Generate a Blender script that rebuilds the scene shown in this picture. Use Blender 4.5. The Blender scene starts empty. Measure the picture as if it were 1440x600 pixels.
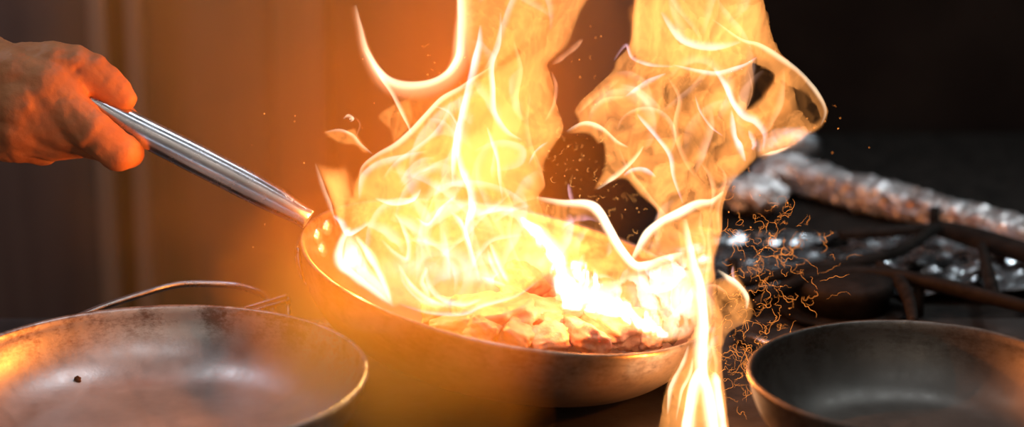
import bpy, bmesh, math, random
import numpy as np
from mathutils import Vector, Matrix, Quaternion

random.seed(7)
SC = bpy.context.scene
COL = SC.collection

# ------------------------------------------------------------------ camera
F = 2880.0                                   # focal length in pixels of a 1440 wide frame
PITCH = math.radians(15.5)
CAM = Vector((0.0, 0.0, 1.3165))
FWD = Vector((0, math.cos(PITCH), -math.sin(PITCH)))
UP = Vector((0, math.sin(PITCH), math.cos(PITCH)))
RT = Vector((1, 0, 0))


def ray(px, py):
    return FWD + RT * ((px - 720) / F) + UP * ((300 - py) / F)


def at(px, py, d):
    """the world point seen at (px, py), d metres along the viewing axis"""
    return CAM + ray(px, py) * d


def on_z(px, py, z):
    r = ray(px, py)
    return CAM + r * ((z - CAM.z) / r.z)


cam_d = bpy.data.cameras.new('camera')
cam = bpy.data.objects.new('camera', cam_d)
COL.objects.link(cam)
cam.location = CAM
cam.rotation_euler = (math.pi / 2 - PITCH, 0, 0)
cam_d.sensor_width = 36
cam_d.lens = F / 1440 * 36
cam_d.clip_start = 0.02
cam_d.dof.use_dof = True
cam_d.dof.focus_distance = 1.17
cam_d.dof.aperture_fstop = 3.6
SC.camera = cam

vs = SC.view_settings
vs.view_transform = 'Standard'
vs.look = 'None'
vs.exposure = 0
vs.gamma = 1
vs.use_curve_mapping = False
cy = SC.cycles
cy.use_denoising = True
cy.use_adaptive_sampling = True
cy.adaptive_threshold = 0.03
cy.max_bounces = 8
cy.diffuse_bounces = 3
cy.glossy_bounces = 4
cy.transparent_max_bounces = 128
cy.volume_bounces = 1
cy.sample_clamp_indirect = 4
cy.sample_clamp_direct = 0
cy.caustics_reflective = False
cy.caustics_refractive = False

# ------------------------------------------------------------------ naming helpers


def link(o, parent=None):
    COL.objects.link(o)
    if parent is not None:
        o.parent = parent
    return o


def tag(o, label=None, cat=None, group=None, kind=None):
    if label: o['label'] = label
    if cat: o['category'] = cat
    if group: o['group'] = group
    if kind: o['kind'] = kind
    return o


def thing(name, label, cat, loc=(0, 0, 0), rot=None, group=None):
    o = bpy.data.objects.new(name, None)
    o.empty_display_size = 0.02
    link(o)
    o.location = loc
    if rot is not None:
        o.rotation_mode = 'QUATERNION'
        o.rotation_quaternion = rot
    return tag(o, label, cat, group)


def mesh_obj(name, verts, faces, m, parent=None, smooth=True, local=None):
    """local: world-space vertices are moved into this parent's frame"""
    me = bpy.data.meshes.new(name)
    if local is not None:
        inv = (Matrix.Translation(local.location) @ local.rotation_quaternion.to_matrix().to_4x4()
               if local.rotation_mode == 'QUATERNION' else Matrix.Translation(local.location)).inverted()
        verts = [inv @ Vector(v) for v in verts]
    me.from_pydata([tuple(v) for v in verts], [], faces)
    if m: me.materials.append(m)
    if smooth:
        me.polygons.foreach_set('use_smooth', [True] * len(me.polygons))
    me.update()
    return link(bpy.data.objects.new(name, me), parent)


# ------------------------------------------------------------------ noise (numpy)


def _hash(ix, iy, seed):
    h = (ix * 374761393 + iy * 668265263 + seed * 974711) & 0x7fffffff
    h = ((h ^ (h >> 13)) * 1274126177) & 0x7fffffff
    return ((h ^ (h >> 16)) & 0xffff) / 65535.0


def vnoise(x, y, seed=0):
    x = np.asarray(x, float); y = np.asarray(y, float)
    ix = np.floor(x).astype(np.int64); iy = np.floor(y).astype(np.int64)
    fx = x - ix; fy = y - iy
    fx = fx * fx * fx * (fx * (fx * 6 - 15) + 10); fy = fy * fy * fy * (fy * (fy * 6 - 15) + 10)
    a = _hash(ix, iy, seed); b = _hash(ix + 1, iy, seed)
    c = _hash(ix, iy + 1, seed); d = _hash(ix + 1, iy + 1, seed)
    return (a * (1 - fx) + b * fx) * (1 - fy) + (c * (1 - fx) + d * fx) * fy


def fbm(x, y, seed=0, o=4):
    s = 0; w = 0; a = 1.0
    for k in range(o):
        s = s + a * vnoise(x * 2 ** k, y * 2 ** k, seed + 17 * k); w += a; a *= 0.5
    return s / w


def sstep(a, b, x):
    t = np.clip((x - a) / (b - a), 0, 1)
    return t * t * (3 - 2 * t)


# ------------------------------------------------------------------ materials
def new_mat(name):
    m = bpy.data.materials.new(name)
    m.use_nodes = True
    nt = m.node_tree
    for n in list(nt.nodes): nt.nodes.remove(n)
    out = nt.nodes.new('ShaderNodeOutputMaterial')
    return m, nt, out


def noise_node(nt, scale, detail=4, stretch=None, rough=0.55, dist=0.0):
    tc = nt.nodes.new('ShaderNodeTexCoord')
    n = nt.nodes.new('ShaderNodeTexNoise')
    n.inputs['Scale'].default_value = scale
    n.inputs['Detail'].default_value = detail
    n.inputs['Roughness'].default_value = rough
    n.inputs['Distortion'].default_value = dist
    if stretch:
        mp = nt.nodes.new('ShaderNodeMapping')
        mp.inputs['Scale'].default_value = stretch
        nt.links.new(tc.outputs['Object'], mp.inputs['Vector'])
        nt.links.new(mp.outputs['Vector'], n.inputs['Vector'])
    else:
        nt.links.new(tc.outputs['Object'], n.inputs['Vector'])
    return n


def ramp(nt, src, stops):
    r = nt.nodes.new('ShaderNodeValToRGB')
    el = r.color_ramp.elements
    while len(el) < len(stops): el.new(0.5)
    for e, (p, c) in zip(el, stops):
        e.position = p
        e.color = (c[0], c[1], c[2], 1) if hasattr(c, '__len__') else (c, c, c, 1)
    nt.links.new(src, r.inputs['Fac'])
    return r


def surf(name, stops, scale=30, metallic=0.0, rough=(0.4, 0.6), stretch=None, bump=0.0, bump_scale=200, detail=5,
         bump_stretch=None, sss=0.0, sss_rad=(0.01, 0.004, 0.002), spec=0.5, bump_dist=0.001):
    m, nt, out = new_mat(name)
    b = nt.nodes.new('ShaderNodeBsdfPrincipled')
    nt.links.new(b.outputs['BSDF'], out.inputs['Surface'])
    n = noise_node(nt, scale, detail, stretch)
    r = ramp(nt, n.outputs['Fac'], stops)
    nt.links.new(r.outputs['Color'], b.inputs['Base Color'])
    b.inputs['Metallic'].default_value = metallic
    b.inputs['Specular IOR Level'].default_value = spec
    n2 = noise_node(nt, scale * 2.3, 4, stretch)
    r2 = ramp(nt, n2.outputs['Fac'], [(0.3, rough[0]), (0.7, rough[1])])
    nt.links.new(r2.outputs['Color'], b.inputs['Roughness'])
    if sss:
        b.inputs['Subsurface Weight'].default_value = sss
        b.inputs['Subsurface Radius'].default_value = sss_rad
        b.inputs['Subsurface Scale'].default_value = 1.0
    if bump:
        n3 = noise_node(nt, bump_scale, 4, bump_stretch)
        bp = nt.nodes.new('ShaderNodeBump')
        bp.inputs['Strength'].default_value = bump
        bp.inputs['Distance'].default_value = bump_dist
        nt.links.new(n3.outputs['Fac'], bp.inputs['Height'])
        nt.links.new(bp.outputs['Normal'], b.inputs['Normal'])
    return m


def volume_glow(name, col, k):
    m, nt, out = new_mat(name)
    e = nt.nodes.new('ShaderNodeEmission')
    e.inputs['Color'].default_value = (*col, 1)
    e.inputs['Strength'].default_value = k
    nt.links.new(e.outputs['Emission'], out.inputs['Volume'])
    return m


def volume_smoke(name, col, dens, g=0.2):
    m, nt, out = new_mat(name)
    s = nt.nodes.new('ShaderNodeVolumeScatter')
    s.inputs['Color'].default_value = (*col, 1)
    s.inputs['Density'].default_value = dens
    s.inputs['Anisotropy'].default_value = g
    nt.links.new(s.outputs['Volume'], out.inputs['Volume'])
    return m


def glow_surface(name, col, k):
    m, nt, out = new_mat(name)
    e = nt.nodes.new('ShaderNodeEmission')
    e.inputs['Color'].default_value = (*col, 1)
    e.inputs['Strength'].default_value = k
    nt.links.new(e.outputs['Emission'], out.inputs['Surface'])
    return m


def worn_pan(name, base, stain, metallic, rough, seed_scale, stain_lo, stain_hi, z_lo, z_hi, stain_amt=1.0):
    """brushed metal with a blotchy stain band under the rim (z is measured from the rim, negative down)"""
    m, nt, out = new_mat(name)
    N = nt.nodes.new
    b = N('ShaderNodeBsdfPrincipled')
    nt.links.new(b.outputs['BSDF'], out.inputs['Surface'])
    n = noise_node(nt, 14 * seed_scale, 5)
    r = ramp(nt, n.outputs['Fac'], [(0.3, [c * 0.72 for c in base]), (0.62, base), (0.8, [min(1, c * 1.18) for c in base])])
    # burnt stain: patchy noise with streaks round the wall, only in a band of heights
    tc = N('ShaderNodeTexCoord'); sp = N('ShaderNodeSeparateXYZ')
    nt.links.new(tc.outputs['Object'], sp.inputs['Vector'])
    band = N('ShaderNodeMapRange'); band.inputs['From Min'].default_value = z_lo; band.inputs['From Max'].default_value = z_hi
    band.interpolation_type = 'SMOOTHSTEP'
    nt.links.new(sp.outputs['Z'], band.inputs['Value'])
    n1 = noise_node(nt, 30 * seed_scale, 6, None, 0.7)
    n2 = noise_node(nt, 160 * seed_scale, 4, (1, 1, 2.5), 0.7)
    mx = N('ShaderNodeMath'); mx.operation = 'MULTIPLY_ADD'
    nt.links.new(n2.outputs['Fac'], mx.inputs[0]); mx.inputs[1].default_value = 0.5
    nt.links.new(n1.outputs['Fac'], mx.inputs[2])
    sr = N('ShaderNodeMapRange'); sr.inputs['From Min'].default_value = stain_lo; sr.inputs['From Max'].default_value = stain_hi
    nt.links.new(mx.outputs['Value'], sr.inputs['Value'])
    f = N('ShaderNodeMath'); f.operation = 'MULTIPLY'
    nt.links.new(sr.outputs['Result'], f.inputs[0]); nt.links.new(band.outputs['Result'], f.inputs[1])
    f2 = N('ShaderNodeMath'); f2.operation = 'MULTIPLY'; f2.inputs[1].default_value = stain_amt
    nt.links.new(f.outputs['Value'], f2.inputs[0])
    mix = N('ShaderNodeMix'); mix.data_type = 'RGBA'
    nt.links.new(f2.outputs['Value'], mix.inputs['Factor'])
    nt.links.new(r.outputs['Color'], mix.inputs['A'])
    mix.inputs['B'].default_value = (*stain, 1)
    nt.links.new(mix.outputs['Result'], b.inputs['Base Color'])
    b.inputs['Metallic'].default_value = metallic
    n3 = noise_node(nt, 120, 4, (1, 1, 0.2))
    rr = ramp(nt, n3.outputs['Fac'], [(0.3, rough[0]), (0.7, rough[1])])
    nt.links.new(rr.outputs['Color'], b.inputs['Roughness'])
    n4 = noise_node(nt, 420, 3)
    bp = N('ShaderNodeBump'); bp.inputs['Strength'].default_value = 0.12; bp.inputs['Distance'].default_value = 0.0006
    nt.links.new(n4.outputs['Fac'], bp.inputs['Height'])
    nt.links.new(bp.outputs['Normal'], b.inputs['Normal'])
    return m


M = {}
M['pan_worn'] = worn_pan('worn_grey_pan', (0.62, 0.57, 0.55), (0.2, 0.115, 0.075), 0.75, (0.34, 0.46), 1.7, 0.68, 0.9, -0.026, -0.004, 0.85)
M['pan_dark'] = worn_pan('dark_carbon_pan', (0.16, 0.14, 0.118), (0.06, 0.042, 0.03), 0.7, (0.38, 0.52), 1.2, 0.68, 0.92, -0.026, -0.006, 0.9)
M['pan_fire'] = worn_pan('sooty_steel_pan', (0.5, 0.42, 0.33), (0.07, 0.045, 0.03), 0.85, (0.3, 0.45), 1.0, 0.7, 0.95, -0.05, -0.003, 0.8)
M['steel'] = surf('polished_steel', [(0.3, (0.5, 0.5, 0.52)), (0.7, (0.66, 0.66, 0.68))], 40, 1.0, (0.2, 0.3), bump=0.03, bump_scale=300, bump_stretch=(1, 1, 1))
M['rivet'] = surf('rivet_steel', [(0.3, (0.7, 0.66, 0.6)), (0.7, (0.8, 0.76, 0.7))], 60, 0.9, (0.2, 0.3))
M['wire'] = surf('wire_steel', [(0.3, (0.5, 0.46, 0.42)), (0.7, (0.62, 0.58, 0.55))], 60, 1.0, (0.25, 0.35))
M['iron'] = surf('cast_iron', [(0.3, (0.008, 0.007, 0.006)), (0.7, (0.022, 0.018, 0.015))], 80, 0.0, (0.5, 0.75), bump=0.5, bump_scale=500, spec=0.07)
M['skin'] = surf('skin', [(0.25, (0.52, 0.19, 0.075)), (0.55, (0.64, 0.25, 0.1)), (0.8, (0.7, 0.31, 0.14))], 55, 0.0, (0.45, 0.6), bump=0.35, bump_scale=420, sss=0.25, spec=0.3, bump_dist=0.0008)
M['nail'] = surf('nail', [(0.3, (0.66, 0.33, 0.24)), (0.7, (0.72, 0.4, 0.3))], 60, 0.0, (0.3, 0.4), sss=0.1)
M['foil'] = surf('foil', [(0.38, (0.02, 0.016, 0.014)), (0.45, (0.6, 0.6, 0.61)), (0.75, (0.82, 0.82, 0.82))], 26, 1.0, (0.2, 0.34), bump=0.25, bump_scale=260, bump_dist=0.001)
M['foil_bar'] = surf('foil_smoked', [(0.35, (0.34, 0.24, 0.2)), (0.52, (0.72, 0.7, 0.68)), (0.75, (0.8, 0.8, 0.8))], 60, 0.8, (0.34, 0.5), bump=0.6, bump_scale=150, bump_dist=0.002)
M['meat'] = surf('meat', [(0.3, (0.55, 0.24, 0.12)), (0.5, (0.72, 0.38, 0.22)), (0.75, (0.82, 0.52, 0.34))], 110, 0.0, (0.28, 0.5), bump=0.6, bump_scale=260, sss=0.15, bump_dist=0.001)
M['crumb'] = surf('burnt_crumb', [(0.3, (0.10, 0.04, 0.015)), (0.7, (0.2, 0.09, 0.035))], 300, 0.0, (0.6, 0.8))
M['stove'] = surf('stove_steel', [(0.3, (0.05, 0.042, 0.036)), (0.7, (0.11, 0.095, 0.085))], 20, 0.6, (0.4, 0.6), bump=0.2)
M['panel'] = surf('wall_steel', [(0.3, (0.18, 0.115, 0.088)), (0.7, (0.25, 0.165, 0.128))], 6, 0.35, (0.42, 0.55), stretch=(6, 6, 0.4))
M['post'] = surf('post_steel', [(0.3, (0.22, 0.16, 0.125)), (0.7, (0.28, 0.21, 0.165))], 8, 0.5, (0.35, 0.45), stretch=(6, 6, 0.5))
M['strip'] = surf('strip_steel', [(0.3, (0.36, 0.25, 0.18)), (0.7, (0.44, 0.31, 0.23))], 8, 0.4, (0.35, 0.45), stretch=(6, 6, 0.5))
M['matt_black'] = surf('wall_black', [(0.3, (0.014, 0.012, 0.011)), (0.7, (0.026, 0.022, 0.019))], 8, 0.0, (0.9, 1.0), spec=0.0)
M['floor'] = surf('floor_tile', [(0.3, (0.06, 0.05, 0.045)), (0.7, (0.1, 0.085, 0.075))], 6, 0.0, (0.5, 0.7))
M['ceiling'] = surf('ceiling_paint', [(0.3, (0.18, 0.17, 0.165)), (0.7, (0.22, 0.21, 0.2))], 6, 0.0, (0.7, 0.8))
M['paint'] = surf('cream_paint', [(0.3, (0.5, 0.47, 0.44)), (0.7, (0.58, 0.55, 0.51))], 6, 0.0, (0.6, 0.8))
M['lamp'] = glow_surface('lamp_tube', (0.72, 0.84, 1.0), 30)

FC = (1.0, 0.36, 0.085)
M['fl_body'] = volume_glow('flame_gas', FC, 15)
M['fl_dim'] = volume_glow('flame_gas_dim', (1.0, 0.28, 0.045), 7)
M['fl_wisp'] = volume_glow('flame_wisp_gas', (1.0, 0.58, 0.68), 75)
M['fl_ribbon'] = volume_glow('flame_ribbon_gas', (1.0, 0.72, 0.46), 110)
M['fl_fold_warm'] = volume_glow('flame_warm_fold_gas', (1.0, 0.56, 0.4), 34)
M['fl_pale'] = volume_glow('flame_pale_gas', (1.0, 0.72, 0.55), 40)
M['fl_faint'] = volume_glow('flame_faint_gas', (1.0, 0.5, 0.62), 32)
M['fl_soft'] = volume_glow('flame_soft_gas', (1.0, 0.42, 0.2), 45)
M['fl_hot'] = volume_glow('flame_hot_gas', (1.0, 0.72, 0.7), 220)
M['ember'] = glow_surface('ember_glow', (1.0, 0.3, 0.05), 1.6)
M['ember_mid'] = glow_surface('ember_bright', (1.0, 0.42, 0.1), 1.5)
M['haze'] = volume_smoke('smoke_haze', (1.0, 0.5, 0.05), 2.0, 0.0)
M['glow_haze'] = volume_smoke('veil_glow_haze', (1.0, 0.44, 0.045), 12, 0.0)  # veiling glow of the fire, put into a dense orange haze

# ------------------------------------------------------------------ shape helpers


def box_vf(x0, x1, y0, y1, z0, z1, off=0):
    v = [(x0, y0, z0), (x1, y0, z0), (x1, y1, z0), (x0, y1, z0), (x0, y0, z1), (x1, y0, z1), (x1, y1, z1), (x0, y1, z1)]
    f = [(0, 3, 2, 1), (4, 5, 6, 7), (0, 1, 5, 4), (1, 2, 6, 5), (2, 3, 7, 6), (3, 0, 4, 7)]
    return v, [tuple(i + off for i in q) for q in f]


def boxes(name, bs, m, parent=None, bevel=0.002, local=None):
    V, Fc = [], []
    for b in bs:
        v, f = box_vf(*b, off=len(V)); V += v; Fc += f
    o = mesh_obj(name, V, Fc, m, parent, smooth=False, local=local)
    if bevel:
        md = o.modifiers.new('edge', 'BEVEL'); md.width = bevel; md.segments = 2
    return o


def lathe_vf(prof, n=128):
    V, Fc = [], []
    k = len(prof)
    for i in range(n):
        a = 2 * math.pi * i / n
        for r, z in prof: V.append((r * math.cos(a), r * math.sin(a), z))
    for i in range(n):
        j = (i + 1) % n
        for q in range(k - 1):
            Fc.append((i * k + q, i * k + q + 1, j * k + q + 1, j * k + q))
    return V, Fc


def catmull(P, n=8):
    P = [tuple(p) for p in P]
    A = np.array([P[0]] + P + [P[-1]], float)
    out = []
    for i in range(1, len(A) - 2):
        p0, p1, p2, p3 = A[i - 1], A[i], A[i + 1], A[i + 2]
        for s in range(n):
            t = s / n
            out.append(0.5 * ((2 * p1) + (p2 - p0) * t + (2 * p0 - 5 * p1 + 4 * p2 - p3) * t * t + (3 * p1 - p0 - 3 * p2 + p3) * t ** 3))
    out.append(A[-2])
    return np.array(out)


def tube_vf(pts, rad, seg=12, rad2=None, side=None, off=0):
    """sweep an oval (rad across 'side', rad2 the other way) along pts, with rounded ends"""
    pts = [Vector(p) for p in pts]
    V, Fc = [], []
    n = len(pts)
    prev = Vector(side) if side is not None else None
    for i, p in enumerate(pts):
        t = (pts[min(i + 1, n - 1)] - pts[max(i - 1, 0)]).normalized()
        if prev is None:
            prev = t.orthogonal()
        s = (prev - t * prev.dot(t)).normalized()
        if side is None: prev = s
        b = t.cross(s)
        ra = rad[i] if hasattr(rad, '__len__') else rad
        rb = (rad2[i] if hasattr(rad2, '__len__') else rad2) if rad2 is not None else ra
        for k in range(seg):
            a = 2 * math.pi * k / seg
            V.append(p + s * (ra * math.cos(a)) + b * (rb * math.sin(a)))
    for i in range(n - 1):
        for k in range(seg):
            l = (k + 1) % seg
            Fc.append((off + i * seg + k, off + i * seg + l, off + (i + 1) * seg + l, off + (i + 1) * seg + k))
    Fc.append(tuple(off + k for k in range(seg - 1, -1, -1)))
    Fc.append(tuple(off + (n - 1) * seg + k for k in range(seg)))
    return V, Fc


def tube(name, pts, rad, m, parent=None, seg=12, rad2=None, side=None, local=None):
    V, Fc = tube_vf(pts, rad, seg, rad2, side)
    return mesh_obj(name, V, Fc, m, parent, local=local)


# ------------------------------------------------------------------ the setting
Z_STOVE = 0.893
Z_GRATE = 0.912
Y_WALL = 1.85


def struct(o):
    o['kind'] = 'structure'
    return o


struct(boxes('floor', [(-2.2, 2.2, -1.2, 2.0, -0.05, 0.0)], M['floor'], bevel=0))
struct(boxes('ceiling', [(-2.2, 2.2, -1.2, 2.0, 2.6, 2.65)], M['ceiling'], bevel=0))
struct(boxes('wall_left', [(-2.25, -2.2, -1.2, 2.0, 0, 2.6)], M['panel'], bevel=0))
struct(boxes('wall_right', [(2.2, 2.25, -1.2, 2.0, 0, 2.6)], M['matt_black'], bevel=0))
struct(boxes('wall_front', [(-2.2, 2.2, -1.25, -1.2, 0, 2.6)], M['paint'], bevel=0))
# back wall: brushed steel on the left, plain matt black on the right
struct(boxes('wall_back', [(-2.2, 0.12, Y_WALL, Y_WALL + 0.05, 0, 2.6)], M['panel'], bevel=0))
struct(boxes('wall_rear', [(0.12, 2.2, Y_WALL, Y_WALL + 0.05, 0, 2.6)], M['matt_black'], bevel=0))


def x_at(px, y, py=250):
    r = ray(px, py)
    return (r * (y / r.y)).x


def post(name, pa, pb, y0=Y_WALL - 0.03, m='post'):
    struct(boxes(name, [(x_at(pa, Y_WALL), x_at(pb, Y_WALL), y0, Y_WALL - 0.0005, 0, 2.6)], M[m], bevel=0.004))


post('trim_1', 143, 170, m='strip')
post('trim_2', 194, 218, m='strip')
post('trim_3', 392, 470)

# ------------------------------------------------------------------ stove
st = thing('stove', 'dark steel stove under the three frying pans', 'stove', (0.0, 1.0, 0.0))
boxes('stove_body', [(-0.9, 0.9, 0.55, 1.27, 0, 0.86), (0.02, 0.9, 1.2701, 1.80, 0, 0.86)], M['stove'], st, 0.004, local=st)
boxes('stove_top', [(-0.9, 0.9, 0.55, 1.275, 0.8601, Z_STOVE)], M['stove'], st, 0.004, local=st)


boxes('rear_shelf', [(0.02, 0.9, 1.2751, 1.80, 0.8601, Z_STOVE)], M['iron'], st, 0.004, local=st)


def grate(label, cx, cy_, w, group=None):
    """square cast iron burner grate: frame, centre ring, fingers and feet"""
    t = thing('burner_grate', label, 'grate', (cx, cy_, Z_STOVE), group=group)
    h = Z_GRATE - Z_STOVE
    bw = 0.010
    boxes('grate_frame', [(-w, w, -w, -w + bw, 0.004, h - .004), (-w, w, w - bw, w, 0.004, h - .004),
                          (-w, -w + bw, -w + bw, w - bw, 0.004, h - .004), (w - bw, w, -w + bw, w - bw, 0.004, h - .004)], M['iron'], t, 0.002)
    for k in range(8):
        a = math.pi / 4 * k
        d = Vector((math.cos(a), math.sin(a), 0))
        r1 = (w - bw * .5) / max(abs(d.x), abs(d.y))
        p = [d * 0.035 + Vector((0, 0, h - .006)), d * (0.035 + (r1 - 0.035) * .5) + Vector((0, 0, h - .005)), d * r1 + Vector((0, 0, h - .006))]
        tube('grate_finger', p, [0.004, 0.0045, 0.0045], M['iron'], t, 8, 0.0055)
    V, Fc = lathe_vf([(0.030, h - .011), (0.040, h - .011), (0.040, h - .002), (0.030, h - .002), (0.030, h - .011)], 40)
    mesh_obj('grate_ring', V, Fc, M['iron'], t, smooth=False)
    for sx in (-1, 1):
        for sy in (-1, 1):
            x, y = sx * (w - bw * .5), sy * (w - bw * .5)
            boxes('foot', [(x - .004, x + .004, y - .004, y + .004, 0, 0.005)], M['iron'], t, 0)
    return t


# ------------------------------------------------------------------ pans
def pan_profile(R, depth, rb, th=0.0022):
    """closed section: inside from the centre out, over the rolled rim, back along the outside"""
    ins, outs = [], []
    n = 14
    ins.append((0.0002, -depth + th))
    ins.append((rb * 0.5, -depth + th))
    for i in range(n + 1):
        t = i / n
        # curved flare: starts flat at the base, ends steep at the rim
        r = rb * 0.86 + (R - th - rb * 0.86) * (1 - (1 - t) ** 1.75) ** 0.92
        z = -depth + th + (depth - th) * t ** 1.45
        ins.append((r, z))
    outs = [(r + th * (0.6 + 0.4 * t), z - th * (1 - 0.75 * t)) for (r, z), t in zip(ins, [0, 0.1] + [i / n for i in range(n + 1)])]
    rim = [(R - th * 0.6, th * 0.45), (R, th * 0.75), (R + th * 0.5, th * 0.35), (R + th * 0.55, -th * 0.35)]
    outs = [(max(0.0002, r), z) for r, z in outs]
    return ins[:-1] + [(R - th, 0.0)] + rim + outs[::-1][1:]


def bar_handle(t, start, direction, length, m):
    """flat strip pan handle rising away from the rim (pan frame)"""
    d = Vector(direction).normalized()
    s = Vector((0, 0, 1)).cross(d).normalized()
    P = [Vector(start) + d * (length * u) + Vector((0, 0, 0.045 * u ** 0.8)) for u in (0, .08, .2, .4, .6, .8, 1)]
    tube('handle', P, [.011, .010, .009, .009, .0105, .011, .008], m, t, 14, [.003, .004, .006, .007, .007, .007, .005], side=s)


def pan_shell(t, R, depth, rb, m):
    V, Fc = lathe_vf(pan_profile(R, depth, rb), 160)
    return mesh_obj('pan_body', V, Fc, m, t)


# left and right pans resting on the grates
L_R, L_D = 0.1120, 1.068
R_R, R_D = 0.0868, 1.062
cL = at(213.4, 525.7, L_D); cR = at(1289.9, 527.7, R_D)
DEPL = cL.z - Z_GRATE - 0.0005
DEPR = cR.z - Z_GRATE - 0.0005
grate('black iron burner grate under the worn grey pan', cL.x, cL.y - 0.01, 0.095)
grate('black iron burner grate under the dark right pan', cR.x + 0.02, cR.y, 0.085)

pl = thing('frying_pan', 'worn grey frying pan with brown stains, empty, left of the flaming pan', 'frying pan', (cL.x, cL.y, cL.z))
pan_shell(pl, L_R, DEPL, L_R * 0.74, M['pan_worn'])
bar_handle(pl, (-0.03, -L_R + .003, -0.010), (-0.25, -1, 0), 0.17, M['steel'])
pr = thing('frying_pan', 'dark empty frying pan at right edge beside the foil', 'frying pan', (cR.x, cR.y, cR.z))
pan_shell(pr, R_R, DEPR, R_R * 0.72, M['pan_dark'])
bar_handle(pr, (0.03, -R_R + .003, -0.010), (0.25, -1, 0), 0.16, M['steel'])

# little burnt scrap lying in the left pan
pL_in = pan_profile(L_R, DEPL, L_R * 0.74)[:17]
for i in range(400):
    sc_p = at(110, 536, 0.95 + i * 0.001)
    if sc_p.z - cL.z <= np.interp(math.hypot(sc_p.x - cL.x, sc_p.y - cL.y), [q[0] for q in pL_in], [q[1] for q in pL_in]): break
bm = bmesh.new()
bmesh.ops.create_icosphere(bm, subdivisions=3, radius=1)
for v in bm.verts:
    k = 0.7 + 0.7 * float(fbm(v.co.x * 1.6 + 5, v.co.z * 1.6 + v.co.y + 8, 4, 3))
    v.co = Vector((v.co.x * .0018, v.co.y * .0010, v.co.z * .0022)) * k
me = bpy.data.meshes.new('burnt_crumb'); bm.to_mesh(me); bm.free()
me.materials.append(M['crumb'])
o = link(bpy.data.objects.new('burnt_crumb', me)); o.location = sc_p + Vector((0, -.0006, .0012))
tag(o, 'tiny brown burnt crumb stuck inside the worn grey pan', 'crumb')
# ------------------------------------------------------------------ flaming pan
M_R, M_D = 0.1228, 1.2
cM = at(716.6, 382.3, M_D)
ta = 0.1962; E_ = math.radians(18.7)
vd = -ray(716.6, 382.3).normalized()
minor = (RT * math.sin(ta) + UP * math.cos(ta))
minor = (minor - vd * minor.dot(vd)).normalized()
nM = (minor * math.cos(E_) + vd * math.sin(E_)).normalized()
major = (RT * math.cos(ta) - UP * math.sin(ta))
major = (major - nM * major.dot(nM)).normalized()         # pan +x: away from the handle
yM = nM.cross(major)
rotM = Matrix((major, yM, nM)).transposed().to_quaternion()
pm = thing('frying_pan', 'flaming steel frying pan full of diced meat, tilted by the hand', 'frying pan', cM, rotM)
DEPM = 0.046
shellM = pan_shell(pm, M_R, DEPM, M_R * 0.78, M['pan_fire'])
mM = Matrix.Translation(cM) @ rotM.to_matrix().to_4x4()
mMi = mM.inverted()
# handle: hollow oval steel tube, from the mounting plate up to the hand
hp = [(118, 136, 1.192), (140, 150, 1.192), (180, 174, 1.193), (260, 215, 1.196), (340, 256, 1.199), (392, 284, 1.2), (418, 299, 1.2), (434, 309, 1.2)]
hpw = catmull([tuple(at(*p)) for p in hp], 6)
nh = len(hpw)
uu = np.linspace(0, 1, nh)
hw = np.interp(uu, [0, .14, .3, .45, .6, .75, .87, 1], [.0062, .0072, .0085, .0090, .0088, .0076, .0064, .0066])
hd = np.interp(uu, [0, .3, .6, .87, 1], [.006, .0072, .0072, .005, .0035])
hside = UP - FWD * 0.2
hv = [mMi @ Vector(p) for p in hpw]
hs = (mMi.to_3x3() @ hside)
tube('handle', hv, list(hw), M['steel'], pm, 24, list(hd), side=hs)
# mounting plate hugging the outside of the wall, and a shallow bracket seam
prof = pan_profile(M_R, DEPM, M_R * 0.78)
inner = [p for p in prof[:17]]


def wall_r(z, extra=0.0):
    zs = [p[1] for p in inner]; rs = [p[0] for p in inner]
    return float(np.interp(z, zs, rs)) + extra


V, Fc = [], []
na, nz = 14, 7
for layer, ex in ((0, 0.0030), (1, 0.0062)):
    for i in range(na + 1):
        a = math.pi + (i / na - 0.5) * 0.36
        for j in range(nz + 1):
            z = -0.0035 - 0.021 * j / nz
            r = wall_r(z, ex - (0.002 if layer and (i in (0, na) or j in (0, nz)) else 0))
            V.append((r * math.cos(a), r * math.sin(a), z))
S = (na + 1) * (nz + 1)
idx = lambda l, i, j: l * S + i * (nz + 1) + j
for i in range(na):
    for j in range(nz):
        Fc.append((idx(0, i, j), idx(0, i, j + 1), idx(0, i + 1, j + 1), idx(0, i + 1, j)))
        Fc.append((idx(1, i, j), idx(1, i + 1, j), idx(1, i + 1, j + 1), idx(1, i, j + 1)))
for i in range(na):
    for j in (0, nz):
        Fc.append((idx(0, i, j), idx(0, i + 1, j), idx(1, i + 1, j), idx(1, i, j)))
for j in range(nz):
    for i in (0, na):
        Fc.append((idx(0, i, j), idx(0, i, j + 1), idx(1, i, j + 1), idx(1, i, j)))
mesh_obj('mounting_plate', V, Fc, M['steel'], pm)


def rivet(da, z):
    a = math.pi + da
    r = wall_r(z, -0.0004)
    p = Vector((r * math.cos(a), r * math.sin(a), z))
    dz = 0.002
    tang = Vector((wall_r(z + dz) - wall_r(z - dz), 0, 2 * dz)).normalized()
    nrm = Vector((-tang.z * math.cos(a), -tang.z * math.sin(a), tang.x)).normalized()
    V, Fc = lathe_vf([(0.0001, 0.0026), (0.0024, 0.0023), (0.0044, 0.0014), (0.0054, 0.0004), (0.0056, -0.0008)], 24)
    q = nrm.to_track_quat('Z', 'Y')
    V = [p + q @ Vector(v) for v in V]
    mesh_obj('rivet', V, Fc, M['rivet'], pm)


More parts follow.
